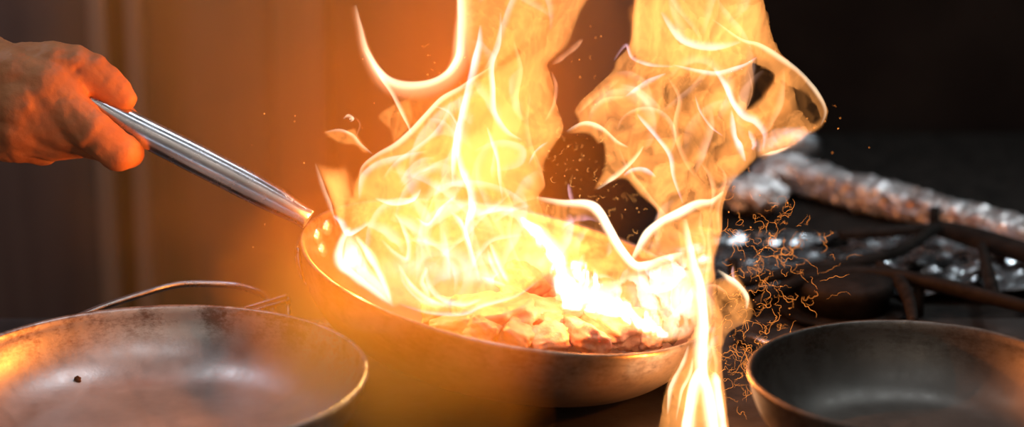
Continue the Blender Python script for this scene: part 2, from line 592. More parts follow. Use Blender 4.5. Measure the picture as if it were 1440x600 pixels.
for px, py in ((446, 332), (460, 320), (453, 350)):
    o_, d_ = mMi @ CAM, mMi.to_3x3() @ ray(px, py)
    for i in range(800):
        q = o_ + d_ * (1.0 + i * 0.0005)
        if q.z < -0.001 and q.x < 0 and q.z <= np.interp(math.hypot(q.x, q.y), [v[0] for v in inner], [v[1] for v in inner]) and q.y > -0.06:
            break
    rivet(math.atan2(q.y, q.x) % (2 * math.pi) - math.pi, q.z)

# ------------------------------------------------------------------ diced meat in the flaming pan


def chunk_mesh(sx, sy, sz, seed):
    bm = bmesh.new()
    bmesh.ops.create_cube(bm, size=2)
    bmesh.ops.subdivide_edges(bm, edges=bm.edges[:], cuts=11, use_grid_fill=True)
    for v in bm.verts:
        c = v.co
        n = Vector([math.copysign(abs(q) ** 1.0, q) for q in c])
        l = (abs(c.x) ** 6 + abs(c.y) ** 6 + abs(c.z) ** 6) ** (1 / 6)
        c = c / l
        k = 1 + 0.22 * (float(fbm(c.x * 4.3 + c.z * 2 + seed, c.y * 4.1 - c.z * 2.3 + 50, seed + 9, 3)) - 0.5) + 0.5 * (float(fbm(c.x * 1.3 + seed * 3.1 + 9, c.y * 1.3 + c.z * 1.7 + 20, seed, 4)) - 0.5) \
            + 0.2 * (float(fbm(c.z * 2.3 + seed + 40, c.x * 2.1 - c.y * 1.9 + 33, seed + 5, 3)) - 0.5)
        v.co = Vector((c.x * sx, c.y * sy, c.z * sz)) * k
    me = bpy.data.meshes.new('meat_chunk')
    bm.to_mesh(me); bm.free()
    me.materials.append(M['meat'])
    me.polygons.foreach_set('use_smooth', [True] * len(me.polygons))
    return me


rng = random.Random(21)
protos = [chunk_mesh(0.013, 0.0095, 0.008, 1), chunk_mesh(0.011, 0.011, 0.0085, 2), chunk_mesh(0.016, 0.008, 0.0065, 3),
          chunk_mesh(0.012, 0.010, 0.009, 4), chunk_mesh(0.0145, 0.0115, 0.0075, 5)]


def meat(px, py, h, kind, rz, label, group=None, tilt=(0, 0), s=1.0):
    """a chunk whose top is seen at (px, py); h is its centre height below the rim, in the pan's own frame"""
    r = ray(px, py)
    o_, d_ = mMi @ CAM, mMi.to_3x3() @ r
    q = o_ + d_ * ((h - o_.z) / d_.z)
    o = bpy.data.objects.new('meat_chunk', protos[kind])
    link(o)
    o.matrix_world = mM @ Matrix.Translation(q) @ Matrix.Rotation(rz, 4, 'Z') @ Matrix.Rotation(tilt[0], 4, 'X') @ Matrix.Rotation(tilt[1], 4, 'Y') @ Matrix.Scale(s, 4)
    return tag(o, label, 'meat', group)


GM = 'diced meat in the flaming pan'
meat(822, 474, -0.010, 2, 1.9, 'upright pale meat chunk standing against the near rim', GM, (0.5, 0.2), 1.12)
meat(700, 448, -0.012, 4, 0.3, 'largest meat chunk heaped in middle of the flaming pan', GM, (0.1, -0.25), 1.5)
meat(735, 398, -0.012, 0, 1.0, 'meat chunk poking up at the back of the heap, just below the flame', GM, (0.3, 0.3), 1.15)
meat(748, 438, -0.010, 2, 0.2, 'long dark-edged meat strip lying across the heap', GM, (0.2, 0.15), 1.25)
meat(655, 442, -0.014, 1, 0.6, 'small pale meat chunk under the left flame edge', GM, (0.1, 0.1), .95)
meat(860, 462, -0.013, 4, 2.4, 'meat chunk with reddish top right of the upright chunk', GM, (0.2, 0.0), 1.15)
for px, py, h, k in [(770, 460, -.014, 3), (680, 466, -.014, 0), (726, 474, -.014, 1), (770, 478, -.014, 4), (620, 440, -.018, 3),
                     (905, 474, -.016, 3), (895, 455, -.018, 1), (800, 440, -.02, 4),
                     (850, 435, -.02, 0), (770, 415, -.022, 2),
                     (820, 410, -.026, 3), (880, 425, -.026, 2), (930, 462, -.02, 0),
                     (920, 435, -.026, 4), (640, 458, -.016, 2)]:
    meat(px, py, h, k, rng.uniform(0, 6), 'diced pale meat chunk frying in the flaming pan', GM, (rng.uniform(-.4, .4), rng.uniform(-.4, .4)), rng.uniform(.75, 1.0))

# ------------------------------------------------------------------ hand


def capsule_chain(bm, pts):
    """tapered spheres and cones along pts = [(vector, radius)]"""
    for p, r in pts:
        bmesh.ops.create_icosphere(bm, subdivisions=3, radius=r, matrix=Matrix.Translation(p))
    for (a, ra), (b, rb) in zip(pts, pts[1:]):
        d = b - a
        if d.length < 1e-6: continue
        n = max(2, int(d.length / 0.003))
        for i in range(1, n):
            t = i / n
            bmesh.ops.create_icosphere(bm, subdivisions=2, radius=(ra * (1 - t) + rb * t) * 1.01, matrix=Matrix.Translation(a + d * t))


PX = 1.2 / F                                            # metres per pixel at the pan


def hpnt(px, py, dy, r):
    """joint seen at (px, py); dy millimetres behind the handle axis; r radius in pixels"""
    d = 1.192 + dy * 0.001
    return (at(px, py, d), r * d / F)


hand_t = thing('hand', 'bare hand in warm firelight gripping the steel pan handle', 'hand', at(90, 160, 1.19))
bm = bmesh.new()
# forearm and wrist, coming in from the left
capsule_chain(bm, [hpnt(-120, 70, -4, 74), hpnt(-40, 105, -4, 68), hpnt(20, 134, -3, 66), hpnt(50, 148, -4, 60)])
capsule_chain(bm, [hpnt(-120, 110, 0, 72), hpnt(-40, 150, 0, 66), hpnt(20, 170, 2, 60)])
# back of the hand: metacarpals
capsule_chain(bm, [hpnt(30, 120, -10, 54), hpnt(92, 150, -14, 34)])
capsule_chain(bm, [hpnt(30, 140, -12, 54), hpnt(88, 178, -8, 34)])
capsule_chain(bm, [hpnt(25, 165, -8, 50), hpnt(75, 196, 2, 32)])
capsule_chain(bm, [hpnt(20, 178, -2, 48), hpnt(60, 206, 14, 28)])
capsule_chain(bm, [hpnt(40, 120, 8, 46), hpnt(85, 130, 14, 30)])
# index finger: over the near side, knuckle low right, curling under and behind the handle
capsule_chain(bm, [hpnt(92, 150, -14, 34), hpnt(128, 182, -15, 31), hpnt(166, 213, -10, 28.5), hpnt(178, 212, 2, 26), hpnt(181, 192, 15, 24), hpnt(174, 168, 21, 21), hpnt(160, 146, 16, 18)])
# middle, ring and little fingers behind it
capsule_chain(bm, [hpnt(88, 178, -8, 34), hpnt(126, 196, 4, 27), hpnt(148, 205, 10, 24), hpnt(150, 186, 22, 22), hpnt(142, 156, 24, 19), hpnt(132, 140, 18, 17)])
capsule_chain(bm, [hpnt(75, 196, 2, 32), hpnt(108, 200, 16, 24), hpnt(120, 190, 24, 22), hpnt(116, 164, 30, 20), hpnt(108, 140, 24, 17)])
capsule_chain(bm, [hpnt(60, 206, 14, 28), hpnt(84, 196, 24, 22), hpnt(92, 178, 30, 20), hpnt(86, 152, 32, 17)])
# thumb along the top of the handle
capsule_chain(bm, [hpnt(40, 100, -6, 42), hpnt(74, 94, -8, 37), hpnt(104, 96, -6, 34), hpnt(126, 103, -4, 31), hpnt(147, 116, -2, 27.5), hpnt(164, 129, -1, 23), hpnt(174, 138, -1, 18.5)])
# heel of the thumb
capsule_chain(bm, [hpnt(20, 112, -14, 46), hpnt(62, 122, -15, 42), hpnt(90, 142, -14, 33)])
me = bpy.data.meshes.new('palm_raw')
bm.to_mesh(me); bm.free()
tmp = bpy.data.objects.new('palm_raw', me)
COL.objects.link(tmp)
md = tmp.modifiers.new('r', 'REMESH'); md.mode = 'VOXEL'; md.voxel_size = 0.0011
ms = tmp.modifiers.new('s', 'SMOOTH'); ms.factor = 0.5; ms.iterations = 9
dg = bpy.context.evaluated_depsgraph_get()
dg.update()
em = bpy.data.meshes.new_from_object(tmp.evaluated_get(dg))
bpy.data.objects.remove(tmp)
nv = len(em.vertices)
co = np.empty(nv * 3, np.float32); em.vertices.foreach_get('co', co)
nr = np.empty(nv * 3, np.float32); em.vertex_normals.foreach_get('vector', nr)
co = co.reshape(-1, 3).astype(float); nr = nr.reshape(-1, 3).astype(float)
# creases at the thumb web and knuckles, veins and tendons on the back of the hand


def groove(P, depth, w):
    global co
    C = catmull(P, 10)
    best = np.full(len(co), 1e9)
    for c in C:
        best = np.minimum(best, ((co - c) ** 2).sum(1))
    co = co - nr * (depth * np.exp(-best / (w * w)))[:, None]


gp = lambda px, py, dy: tuple(at(px, py, 1.192 + dy * 0.001))
groove([gp(108, 100, -20), gp(116, 116, -21), gp(128, 134, -18), gp(146, 152, -14)], 0.0026, 0.0026)
groove([gp(84, 178, -26), gp(92, 190, -25), gp(96, 202, -22)], 0.0009, 0.0022)
groove([gp(100, 166, -28), gp(108, 176, -27), gp(112, 190, -26)], 0.0007, 0.002)
groove([gp(140, 98, -16), gp(146, 106, -15), gp(148, 114, -14)], 0.0006, 0.0016)
groove([gp(133, 92, -16), gp(139, 100, -15)], 0.0005, 0.0016)
groove([gp(116, 218, -16), gp(128, 204, -26), gp(136, 190, -29)], 0.0014, 0.0028)
groove([gp(40, 150, -33), gp(66, 168, -30), gp(90, 186, -26)], -0.0012, 0.003)
groove([gp(36, 128, -34), gp(60, 140, -33), gp(86, 152, -30)], -0.001, 0.0034)
fn = fbm(co[:, 0] * 160, co[:, 2] * 160 + co[:, 1] * 90, 3, 3) - 0.5
co = co + nr * (fn * 0.0012)[:, None]
lo = np.array(hand_t.location)
co = co - lo
em.vertices.foreach_set('co', co.astype(np.float32).ravel())
em.materials.clear(); em.materials.append(M['skin'])
em.polygons.foreach_set('use_smooth', [True] * len(em.polygons))
em.name = 'palm'
em.update()
skin = link(bpy.data.objects.new('palm', em), hand_t)
# thumb nail, on the upper side near the tip
V, Fc = [], []
c0 = at(180.5, 132.5, 1.19); ax = (at(188, 146, 1.186) - at(172, 126, 1.186)).normalized()
wd = FWD
nn = ax.cross(wd).normalized()
if nn.z < 0: nn = -nn
for layer in (0, 1):
    for i in range(9):
        for j in range(7):
            u = i / 8 - .5; v = j / 6 - .5
            ell = 1 - 0.25 * (2 * u) ** 4
            V.append(c0 + ax * (u * 0.0105) + wd * (v * 0.0095 * ell) + nn * ((0.0012 - 0.0085 * v * v * 1.6 - 0.003 * u * u) - layer * 0.0012))
for layer in (0, 1):
    for i in range(8):
        for j in range(6):
            b = layer * 63 + i * 7 + j
            q = (b, b + 7, b + 8, b + 1)
            Fc.append(q if layer == 0 else q[::-1])
mesh_obj('thumbnail', V, Fc, M['nail'], hand_t, local=hand_t)

# ------------------------------------------------------------------ bent wire rack behind the left pan
wr = thing('wire_rack', 'bent bright steel wire rack behind the worn grey pan', 'rack', on_z(270, 470, Z_STOVE))
zt = Z_STOVE


def wp(*q):
    return [tuple(p) for p in catmull([tuple(at(*p)) for p in q], 8)]


tube('wire_loop', wp((96, 452, 1.2), (140, 433, 1.21), (200, 413, 1.22), (244, 401, 1.23), (275, 398.5, 1.235), (318, 400, 1.24), (348, 405, 1.245), (372, 416, 1.25), (384, 436, 1.25), (386, 462, 1.25)), 0.0021, M['wire'], wr, 10, local=wr)
tube('wire_bar', wp((318, 441, 1.2), (350, 432, 1.21), (404, 416, 1.23)), 0.0016, M['wire'], wr, 8, local=wr)
tube('wire_bar', wp((326, 446, 1.2), (356, 437, 1.21), (407, 422, 1.23)), 0.0014, M['wire'], wr, 8, local=wr)
for a, d in ((96, 1.2), (386, 1.25), (322, 1.2), (405, 1.23)):
    pt = at(a, {96: 452, 386: 460, 322: 443, 405: 418}[a], d)
    tube('wire_leg', [pt, (pt.x, pt.y, (pt.z + zt) / 2), (pt.x, pt.y, zt + .001)], 0.0014, M['wire'], wr, 8, local=wr)
gs = thing('steel_strip', 'short flat steel strip end behind the worn pan rim', 'strip', on_z(455, 474, Z_STOVE))
boxes('strip', [(-0.020, -0.015, -0.004, 0.004, 0.0002, 0.0085), (-0.020, 0.006, -0.004, 0.004, 0.0085, 0.0105)], M['wire'], gs, 0.0008)

# ------------------------------------------------------------------ foil on the right, behind


def worley(x, y, seed, jitter=0.95):
    ix = np.floor(x).astype(np.int64); iy = np.floor(y).astype(np.int64)
    f1 = np.full(x.shape, 9.); f2 = np.full(x.shape, 9.); idn = np.zeros(x.shape)
    for dx in (-1, 0, 1):
        for dy in (-1, 0, 1):
            cx = ix + dx; cyy = iy + dy
            px = cx + 0.5 + jitter * (_hash(cx, cyy, seed) - .5); py = cyy + .5 + jitter * (_hash(cx, cyy, seed + 91) - .5)
            d = np.hypot(px - x, py - y)
            h = _hash(cx, cyy, seed + 313)
            closer = d < f1
            f2 = np.where(closer, f1, np.minimum(f2, d)); idn = np.where(closer, h, idn); f1 = np.where(closer, d, f1)
    return f1, f2, idn


def crumple(x, y, s, seed):
    f1, f2, _ = worley(x * s + 0.3 * vnoise(x * s * .7, y * s * .7, seed + 4), y * s, seed)
    g1, g2, _ = worley(x * s * 2.3 + 5, y * s * 2.3, seed + 7)
    return (f2 - f1) * 0.6 + 0.3 * f1 + 0.28 * (g2 - g1) + 0.6 * vnoise(x * s * .5, y * s * .5, seed + 11)


def foil_sheet(name, label, x0, x1, y0, y1, amp, s, seed, z0, mat='foil', step=0.0032, group=None, shear=0.0):
    nx = int((x1 - x0) / step); ny = int((y1 - y0) / step)
    X, Y = np.meshgrid(np.linspace(x0, x1, nx), np.linspace(y0, y1, ny), indexing='ij')
    Z = z0 + 0.0015 + amp * crumple(X, Y, s, seed)
    X2 = X + shear * (Y - y0) + 0.006 * (fbm(X * 40, Y * 40, seed + 2, 2) - .5)
    Y2 = Y + 0.012 * (fbm(X * 25, Y * 25, seed + 3, 3) - .5)
    V = np.stack([X2, Y2, Z], -1).reshape(-1, 3)
    c = V.mean(0); c[2] = z0
    V = V - c
    Fc = [(i * ny + j, (i + 1) * ny + j, (i + 1) * ny + j + 1, i * ny + j + 1) for i in range(nx - 1) for j in range(ny - 1)]
    o = mesh_obj(name, V, Fc, M[mat], None, smooth=False)
    o.location = c
    sm = o.modifiers.new('thick', 'SOLIDIFY'); sm.thickness = 0.0004; sm.offset = 1
    return tag(o, label, 'foil', group)


foil_sheet('foil_sheet', 'crumpled foil sheet lining the stove behind the dark pan', 0.10, 0.56, 1.30, 1.435, 0.012, 25, 5, Z_STOVE)
# foil wrapped rail: a long box section, wrapped and crumpled
pa, pb = on_z(1096, 262, Z_STOVE + .004), on_z(1500, 362, Z_STOVE + .004)
ax = (pb - pa); Lb = ax.length; ax = ax.normalized(); sd = Vector((0, 0, 1)).cross(ax).normalized()
nl, ns = 220, 44
V = []
for i in range(nl):
    u = i / (nl - 1)
    for j in range(ns):
        a = 2 * math.pi * j / ns
        ca, sa = math.cos(a), math.sin(a)
        sq = (abs(ca) ** 5 + abs(sa) ** 5) ** -0.2
        hgt = 0.0118 - 0.004 * u
        loc = sd * (ca * sq * 0.0135) + Vector((0, 0, 1)) * (sa * sq * hgt + hgt)
        n_ = sd * ca + Vector((0, 0, sa))
        dsp = 0.0065 * (float(crumple(np.array([u * Lb * 1.0]), np.array([a * 0.014 + .3]), 60, 9)[0]) - 0.5)
        if u < 0.14:   # the torn, lumpy left end
            dsp += 0.007 * (1 - u / .14) * (float(fbm(u * 60, a * 1.2, 4, 3)) - .35)
        V.append(pa + ax * (u * Lb) + loc + n_ * dsp)
lowz = min(v.z for v in V)
V = [v + Vector((0, 0, Z_STOVE + .0006 - lowz)) for v in V]
Fc = [(i * ns + j, i * ns + (j + 1) % ns, (i + 1) * ns + (j + 1) % ns, (i + 1) * ns + j) for i in range(nl - 1) for j in range(ns)]
Fc += [tuple(range(ns - 1, -1, -1)), tuple((nl - 1) * ns + j for j in range(ns))]
mid = (pa + pb) / 2; mid.z = Z_STOVE
o = mesh_obj('foil_rail', [v - mid for v in V], Fc, M['foil_bar'], None, smooth=False)
o.location = mid
tag(o, 'long foil-wrapped rail slanting down along the back of the stove', 'rail')


def foil_ball(label, px, py, z, sx, sy, sz, seed, mat='foil_bar'):
    bm = bmesh.new()
    bmesh.ops.create_icosphere(bm, subdivisions=5, radius=1)
    for v in bm.verts:
        c = v.co
        q = float(crumple(np.array([c.x * .5 + c.z * .3 + 3]), np.array([c.y * .5 - c.z * .25 + 4]), 3.2, seed)[0])
        k = 0.62 + 0.4 * q
        v.co = Vector((c.x * sx, c.y * sy, c.z * sz)) * k
    me = bpy.data.meshes.new('foil_lump'); bm.to_mesh(me); bm.free()
    me.materials.append(M[mat])
    zl = min(v.co.z for v in me.vertices)
    o = link(bpy.data.objects.new('foil_lump', me))
    p = on_z(px, py, z)
    o.location = (p.x, p.y, z - zl)
    return tag(o, label, 'foil')


foil_ball('crumpled pinkish foil lump at the left end of the foil rail', 1102, 272, Z_STOVE + .001, 0.028, 0.02, 0.017, 3)
foil_ball('grey crumpled foil lump nearest the right flame', 1056, 300, Z_STOVE + .001, 0.028, 0.02, 0.016, 8)
foil_ball('upturned flap of foil behind the right flame tip', 1108, 238, Z_STOVE + .001, 0.028, 0.012, 0.018, 12, 'foil')

# black iron grate pieces lying over the foil: a burner cap and curved bars
bc = thing('gas_burner', 'round black burner cap between foil and the dark pan', 'burner', on_z(1184, 430, Z_STOVE + .006))
V, Fc = lathe_vf([(0.0002, 0.0), (0.030, 0.0), (0.031, 0.010), (0.0335, 0.012), (0.0335, 0.017), (0.031, 0.020), (0.012, 0.022), (0.0002, 0.022)], 64)
mesh_obj('cap', V, Fc, M['iron'], bc)
V, Fc = lathe_vf([(0.0002, -0.004), (0.040, -0.004), (0.042, -0.001), (0.040, 0.0), (0.0002, 0.0)], 64)
mesh_obj('burner_base', V, Fc, M['iron'], bc)

bg = thing('iron_grate', 'black curved iron grate bars lying over crumpled foil', 'grate', on_z(1250, 390, Z_STOVE))


def gbar(pts, r, zz):
    P = catmull([tuple(on_z(x, y, Z_STOVE + zz)) for x, y in pts], 8)
    n = len(P)
    rr = [r * (0.75 + 0.25 * math.sin(math.pi * min(1, max(0, i / (n - 1))))) for i in range(n)]
    tube('grate_bar', [tuple(p) for p in P], rr, M['iron'], bg, 10, [q * 0.8 for q in rr], local=bg)


gbar([(1010, 402), (1070, 392), (1140, 378), (1210, 368), (1270, 350), (1318, 320)], 0.0048, 0.025)
gbar([(1060, 430), (1110, 402), (1170, 388), (1240, 386), (1310, 398), (1400, 420), (1480, 440)], 0.0065, 0.025)
gbar([(1236, 372), (1262, 392), (1278, 420), (1284, 452)], 0.0046, 0.025)
gbar([(1318, 320), (1370, 334), (1430, 352), (1500, 372)], 0.0085, 0.022)
gbar([(1180, 330), (1240, 326), (1318, 320)], 0.0048, 0.024)
gbar([(1380, 345), (1392, 392), (1400, 420)], 0.0046, 0.024)
for x, y in ((1312, 335), (1290, 445), (1030, 412), (1450, 440)):
    p = on_z(x, y, Z_STOVE)
    tube('foot', [(p.x, p.y, Z_STOVE + .0005), (p.x, p.y, Z_STOVE + .010), (p.x, p.y, Z_STOVE + .024)], .004, M['iron'], bg, 8, local=bg)

# grey bar by the dark pan, under the falling flame
sb = thing('steel_bar', 'grey steel bar end beside the dark pan rim under the flame', 'bar', on_z(1062, 482, Z_STOVE))
tube('bar', [tuple(on_z(1034, 468, Z_STOVE + .006)), tuple(on_z(1066, 480, Z_STOVE + .006)), tuple(on_z(1110, 498, Z_STOVE + .006))], .004, M['wire'], sb, 10, local=sb)

# ------------------------------------------------------------------ flames
# Each flame is a closed lens of glowing gas: thin gas glows faintly, thick gas and folds glow white.


class Plane:
    """a leaning sheet the flame rises in: origin, across, along, depth"""

    def __init__(s, d, yaw=0.0, lean=0.0, px=720):
        s.o = at(px, 300, d)
        q = Quaternion((0, 0, 1), yaw)
        s.u = q @ RT
        s.n = q @ (FWD + UP * lean).normalized()
        s.v = s.u.cross(-s.n).normalized()
        if s.v.z < 0: s.v = -s.v

    def uv(s, px, py):
        r = ray(px, py)
        k = (s.o - CAM).dot(s.n) / r.dot(s.n)
        p = CAM + r * k - s.o
        return p.dot(s.u), p.dot(s.v)


def poly_dist(poly, X, Y):
    """signed distance (inside positive) of grid points to a closed polygon"""
    P = np.array(poly, float); Q = np.roll(P, -1, 0)
    best = np.full(X.shape, 1e9); ins = np.zeros(X.shape, bool)
    for (ax_, ay), (bx, by) in zip(P, Q):
        dx, dy = bx - ax_, by - ay
        L2 = dx * dx + dy * dy + 1e-12
        t = np.clip(((X - ax_) * dx + (Y - ay) * dy) / L2, 0, 1)
        best = np.minimum(best, (X - ax_ - t * dx) ** 2 + (Y - ay - t * dy) ** 2)
        c = ((ay > Y) != (by > Y)) & (X < (bx - ax_) * (Y - ay) / (by - ay + 1e-12) + ax_)
        ins ^= c
    d = np.sqrt(best)
    return np.where(ins, d, -d)


def closed_smooth(px_poly, pl, n=5):
    P = [pl.uv(*p) for p in px_poly]
    A = np.array(P, float)
    out = []
    N = len(A)
    for i in range(N):
        p0, p1, p2, p3 = A[i - 1], A[i], A[(i + 1) % N], A[(i + 2) % N]
        for s in range(n):
            t = s / n
            out.append(0.5 * ((2 * p1) + (p2 - p0) * t + (2 * p0 - 5 * p1 + 4 * p2 - p3) * t * t + (3 * p1 - p0 - 3 * p2 + p3) * t ** 3))
    return np.array(out)


def flame_body(name, poly, pl, parent, m, T0, edge=12, holes=(), boosts=(), seed=1, step=0.0009, warp=3.0, base=0.55, var=1.0,
               ridge=0.6, rim=0.25, wave=0.012, floor_=0.0, label=None, tmin=1e-4):
    """poly/holes/boosts in photo pixels as the place to trace; sizes in metres on the sheet"""
    U = PX
    Pp = closed_smooth(poly, pl)
    lo = Pp.min(0) - 0.008; hi = Pp.max(0) + 0.008
    nx = int((hi[0] - lo[0]) / step) + 2; ny = int((hi[1] - lo[1]) / step) + 2
    X, Y = np.meshgrid(lo[0] + np.arange(nx) * step, lo[1] + np.arange(ny) * step, indexing='ij')
    s = 1 / 0.02
    # turbulent warp of the coordinates
    wx = (fbm(X * s * .8, Y * s * .6, seed + 1, 4) - .5); wy = (fbm(X * s * .8, Y * s * .6, seed + 2, 4) - .5)
    Xw = X + wx * warp * 2 * U; Yw = Y + wy * warp * 2 * U
    d = poly_dist(Pp, Xw, Yw)
    e = sstep(0, edge * U, d)
    # streaky inner structure, stretched upwards and swirled
    Xs = X + wx * 0.03; Ys = Y + wy * 0.03
    n1 = fbm(Xs * s * 0.75, Ys * s * 0.42, seed + 3, 4)
    n2 = fbm(Xs * s * 1.5 + 7, Ys * s * 0.75, seed + 4, 3)
    n3 = fbm(Xs * s * 0.4 + 4, Ys * s * 0.3 + 8, seed + 12, 3)
    saw = lambda q, k: ((q * k) % 1) ** 1.2 * (1 - sstep(.9, 1, (q * k) % 1))     # folds: a crisp edge with a long fade behind it
    r1 = 1 - np.abs(2 * vnoise(Xs * s * 0.9 + 3, Ys * s * 0.45, seed + 5) - 1)
    r2 = 1 - np.abs(2 * vnoise(Xs * s * 1.7 + 9, Ys * s * 0.8, seed + 6) - 1)
    T = base + var * (0.75 * saw(n1, 4.5) + 0.55 * saw(n3, 5) + 0.4 * saw(n2, 4) - 0.62) + ridge * (.8 * r1 ** 16 + .6 * r2 ** 14)
    for hpoly, amt, soft in boosts:
        hd_ = poly_dist(closed_smooth(hpoly, pl), Xw, Yw)
        T = T + amt * sstep(-soft * U, soft * U, hd_)
    T = np.maximum(T, floor_)
    T = T * e + rim * np.exp(-((d - 4 * U) / (3 * U)) ** 2)
    for hpoly, amt, soft in holes:
        hd_ = poly_dist(closed_smooth(hpoly, pl), Xw, Yw)
        T = T * (1 - amt * sstep(-soft * U, soft * U, hd_))
    T = np.maximum(T, 0) * T0
    T = np.where(d > 0, T, 0)
    eps = 4e-5
    T = np.maximum(T - eps, 0)
    C = wave * 2 * (fbm(X * 18, Y * 14, seed + 9, 3) - .5)           # the sheet billows in depth
    on = T > 0
    cell = on[:-1, :-1] | on[1:, :-1] | on[:-1, 1:] | on[1:, 1:]
    used = np.zeros_like(on)
    used[:-1, :-1] |= cell; used[1:, :-1] |= cell; used[:-1, 1:] |= cell; used[1:, 1:] |= cell
    ids = -np.ones(on.shape, np.int64); ids[used] = np.arange(used.sum())
    n = int(used.sum())
    o_ = np.array(pl.o); u_ = np.array(pl.u); v_ = np.array(pl.v); n_ = np.array(pl.n)
    xs, ys, ts, cs = X[used], Y[used], np.maximum(T[used], tmin), C[used]
    B = o_ + xs[:, None] * u_ + ys[:, None] * v_
    Vt = np.concatenate([B + (cs - ts)[:, None] * n_, B + (cs + ts)[:, None] * n_])
    ci, cj = np.nonzero(cell)
    q = np.stack([ids[ci, cj], ids[ci + 1, cj], ids[ci + 1, cj + 1], ids[ci, cj + 1]], 1)
    faces = [q, q[:, ::-1] + n]
    pad = np.pad(cell, 1)
    for di, dj, a, b in ((-1, 0, (0, 1), (0, 0)), (1, 0, (1, 0), (1, 1)), (0, -1, (0, 0), (1, 0)), (0, 1, (1, 1), (0, 1))):
        bd = cell & ~pad[1 + di:1 + di + cell.shape[0], 1 + dj:1 + dj + cell.shape[1]]
        bi, bj = np.nonzero(bd)
        i0 = ids[bi + a[0], bj + a[1]]; i1 = ids[bi + b[0], bj + b[1]]
        faces.append(np.stack([i1, i0, i0 + n, i1 + n], 1))
    Fq = np.concatenate(faces)
    loc = np.array(parent.location)
    Vt = Vt - loc
    me = bpy.data.meshes.new(name)
    me.vertices.add(len(Vt)); me.vertices.foreach_set('co', Vt.astype(np.float32).ravel())
    me.loops.add(Fq.size); me.loops.foreach_set('vertex_index', Fq.astype(np.int32).ravel())
    me.polygons.add(len(Fq)); me.polygons.foreach_set('loop_start', (np.arange(len(Fq)) * 4).astype(np.int32))
    me.update(calc_edges=True); me.validate()
    me.materials.append(m)
    o = link(bpy.data.objects.new(name, me), parent)
    if label: o['label'] = label
    return o


def wisp(name, pts, pl, parent, m, w, t, dep=0.0, seed=0, taper=(1, 1), n=7):
    """a strand of hot gas: a swept lens; pts in photo pixels as the place to trace, w half width (px), t half thickness (m)"""
    P = [(*pl.uv(p[0], p[1]), (p[2] if len(p) > 2 else 1.0)) for p in pts]
    C = catmull(P, n)
    N = len(C)
    sc = np.linspace(0, 1, N)
    wob = 0.9 * PX
    C[:, 0] += wob * 2 * (fbm(C[:, 1] * 90 + seed * 3.3, C[:, 0] * 90, seed + 40, 2) - .5)
    tang = np.gradient(C[:, :2], axis=0); tang /= np.linalg.norm(tang, axis=1)[:, None] + 1e-9
    nrm = np.stack([-tang[:, 1], tang[:, 0]], 1)
    tp = np.ones(N)
    if taper[0]: tp *= np.clip(sc / 0.3, 0.03, 1) ** 0.8
    if taper[1]: tp *= np.clip((1 - sc) / 0.3, 0.03, 1) ** 0.8
    mod = 0.7 + 0.6 * vnoise(sc * 7 + seed, sc * 0 + seed * 1.7, seed + 3)
    W = w * PX * C[:, 2] * (0.35 + 0.65 * tp) * (0.8 + 0.4 * vnoise(sc * 5 + seed * 2, sc * 0 + 2, seed))
    Th = t * C[:, 2] * tp * mod
    zc = dep + 0.008 * 2 * (vnoise(sc * 2.5 + seed, sc * 0 + seed, seed + 8) - .5)
    us = np.linspace(-1, 1, 15)
    sk = (0.55 if seed % 2 else -0.55)                                 # a fold: crisp on one side, fading on the other
    uk = np.where(us < sk, (us - sk) / (1 + sk), (us - sk) / (1 - sk))
    pr = (1 - uk ** 2) ** 3
    o_ = np.array(pl.o); u_ = np.array(pl.u); v_ = np.array(pl.v); n_ = np.array(pl.n)
    V, Fc = [], []
    K = len(us)
    for i in range(N):
        for sgn in (-1, 1):
            for k in range(K):
                x, y = C[i, :2] + nrm[i] * (us[k] * W[i])
                V.append(o_ + x * u_ + y * v_ + n_ * (zc[i] + sgn * max(4e-5, Th[i] * pr[k])))
    S2 = 2 * K
    for i in range(N - 1):
        a = i * S2; b = a + S2
        for k in range(K - 1):
            Fc.append((a + k, b + k, b + k + 1, a + k + 1))
            Fc.append((a + K + k, a + K + k + 1, b + K + k + 1, b + K + k))
        Fc.append((a, a + K, b + K, b)); Fc.append((a + K - 1, b + K - 1, b + S2 - 1, a + S2 - 1))
    for e, fl in ((0, 0), ((N - 1) * S2, 1)):
        for k in range(K - 1):
            q = (e + k, e + k + 1, e + K + k + 1, e + K + k)
            Fc.append(q[::-1] if fl else q)
    loc = np.array(parent.location)
    V = [v - loc for v in V]
    me = bpy.data.meshes.new(name)
    me.from_pydata([tuple(v) for v in V], [], Fc)
    bm_ = bmesh.new(); bm_.from_mesh(me); bmesh.ops.recalc_face_normals(bm_, faces=bm_.faces[:]); bm_.to_mesh(me); bm_.free()
    me.materials.append(m)
    return link(bpy.data.objects.new(name, me), parent)


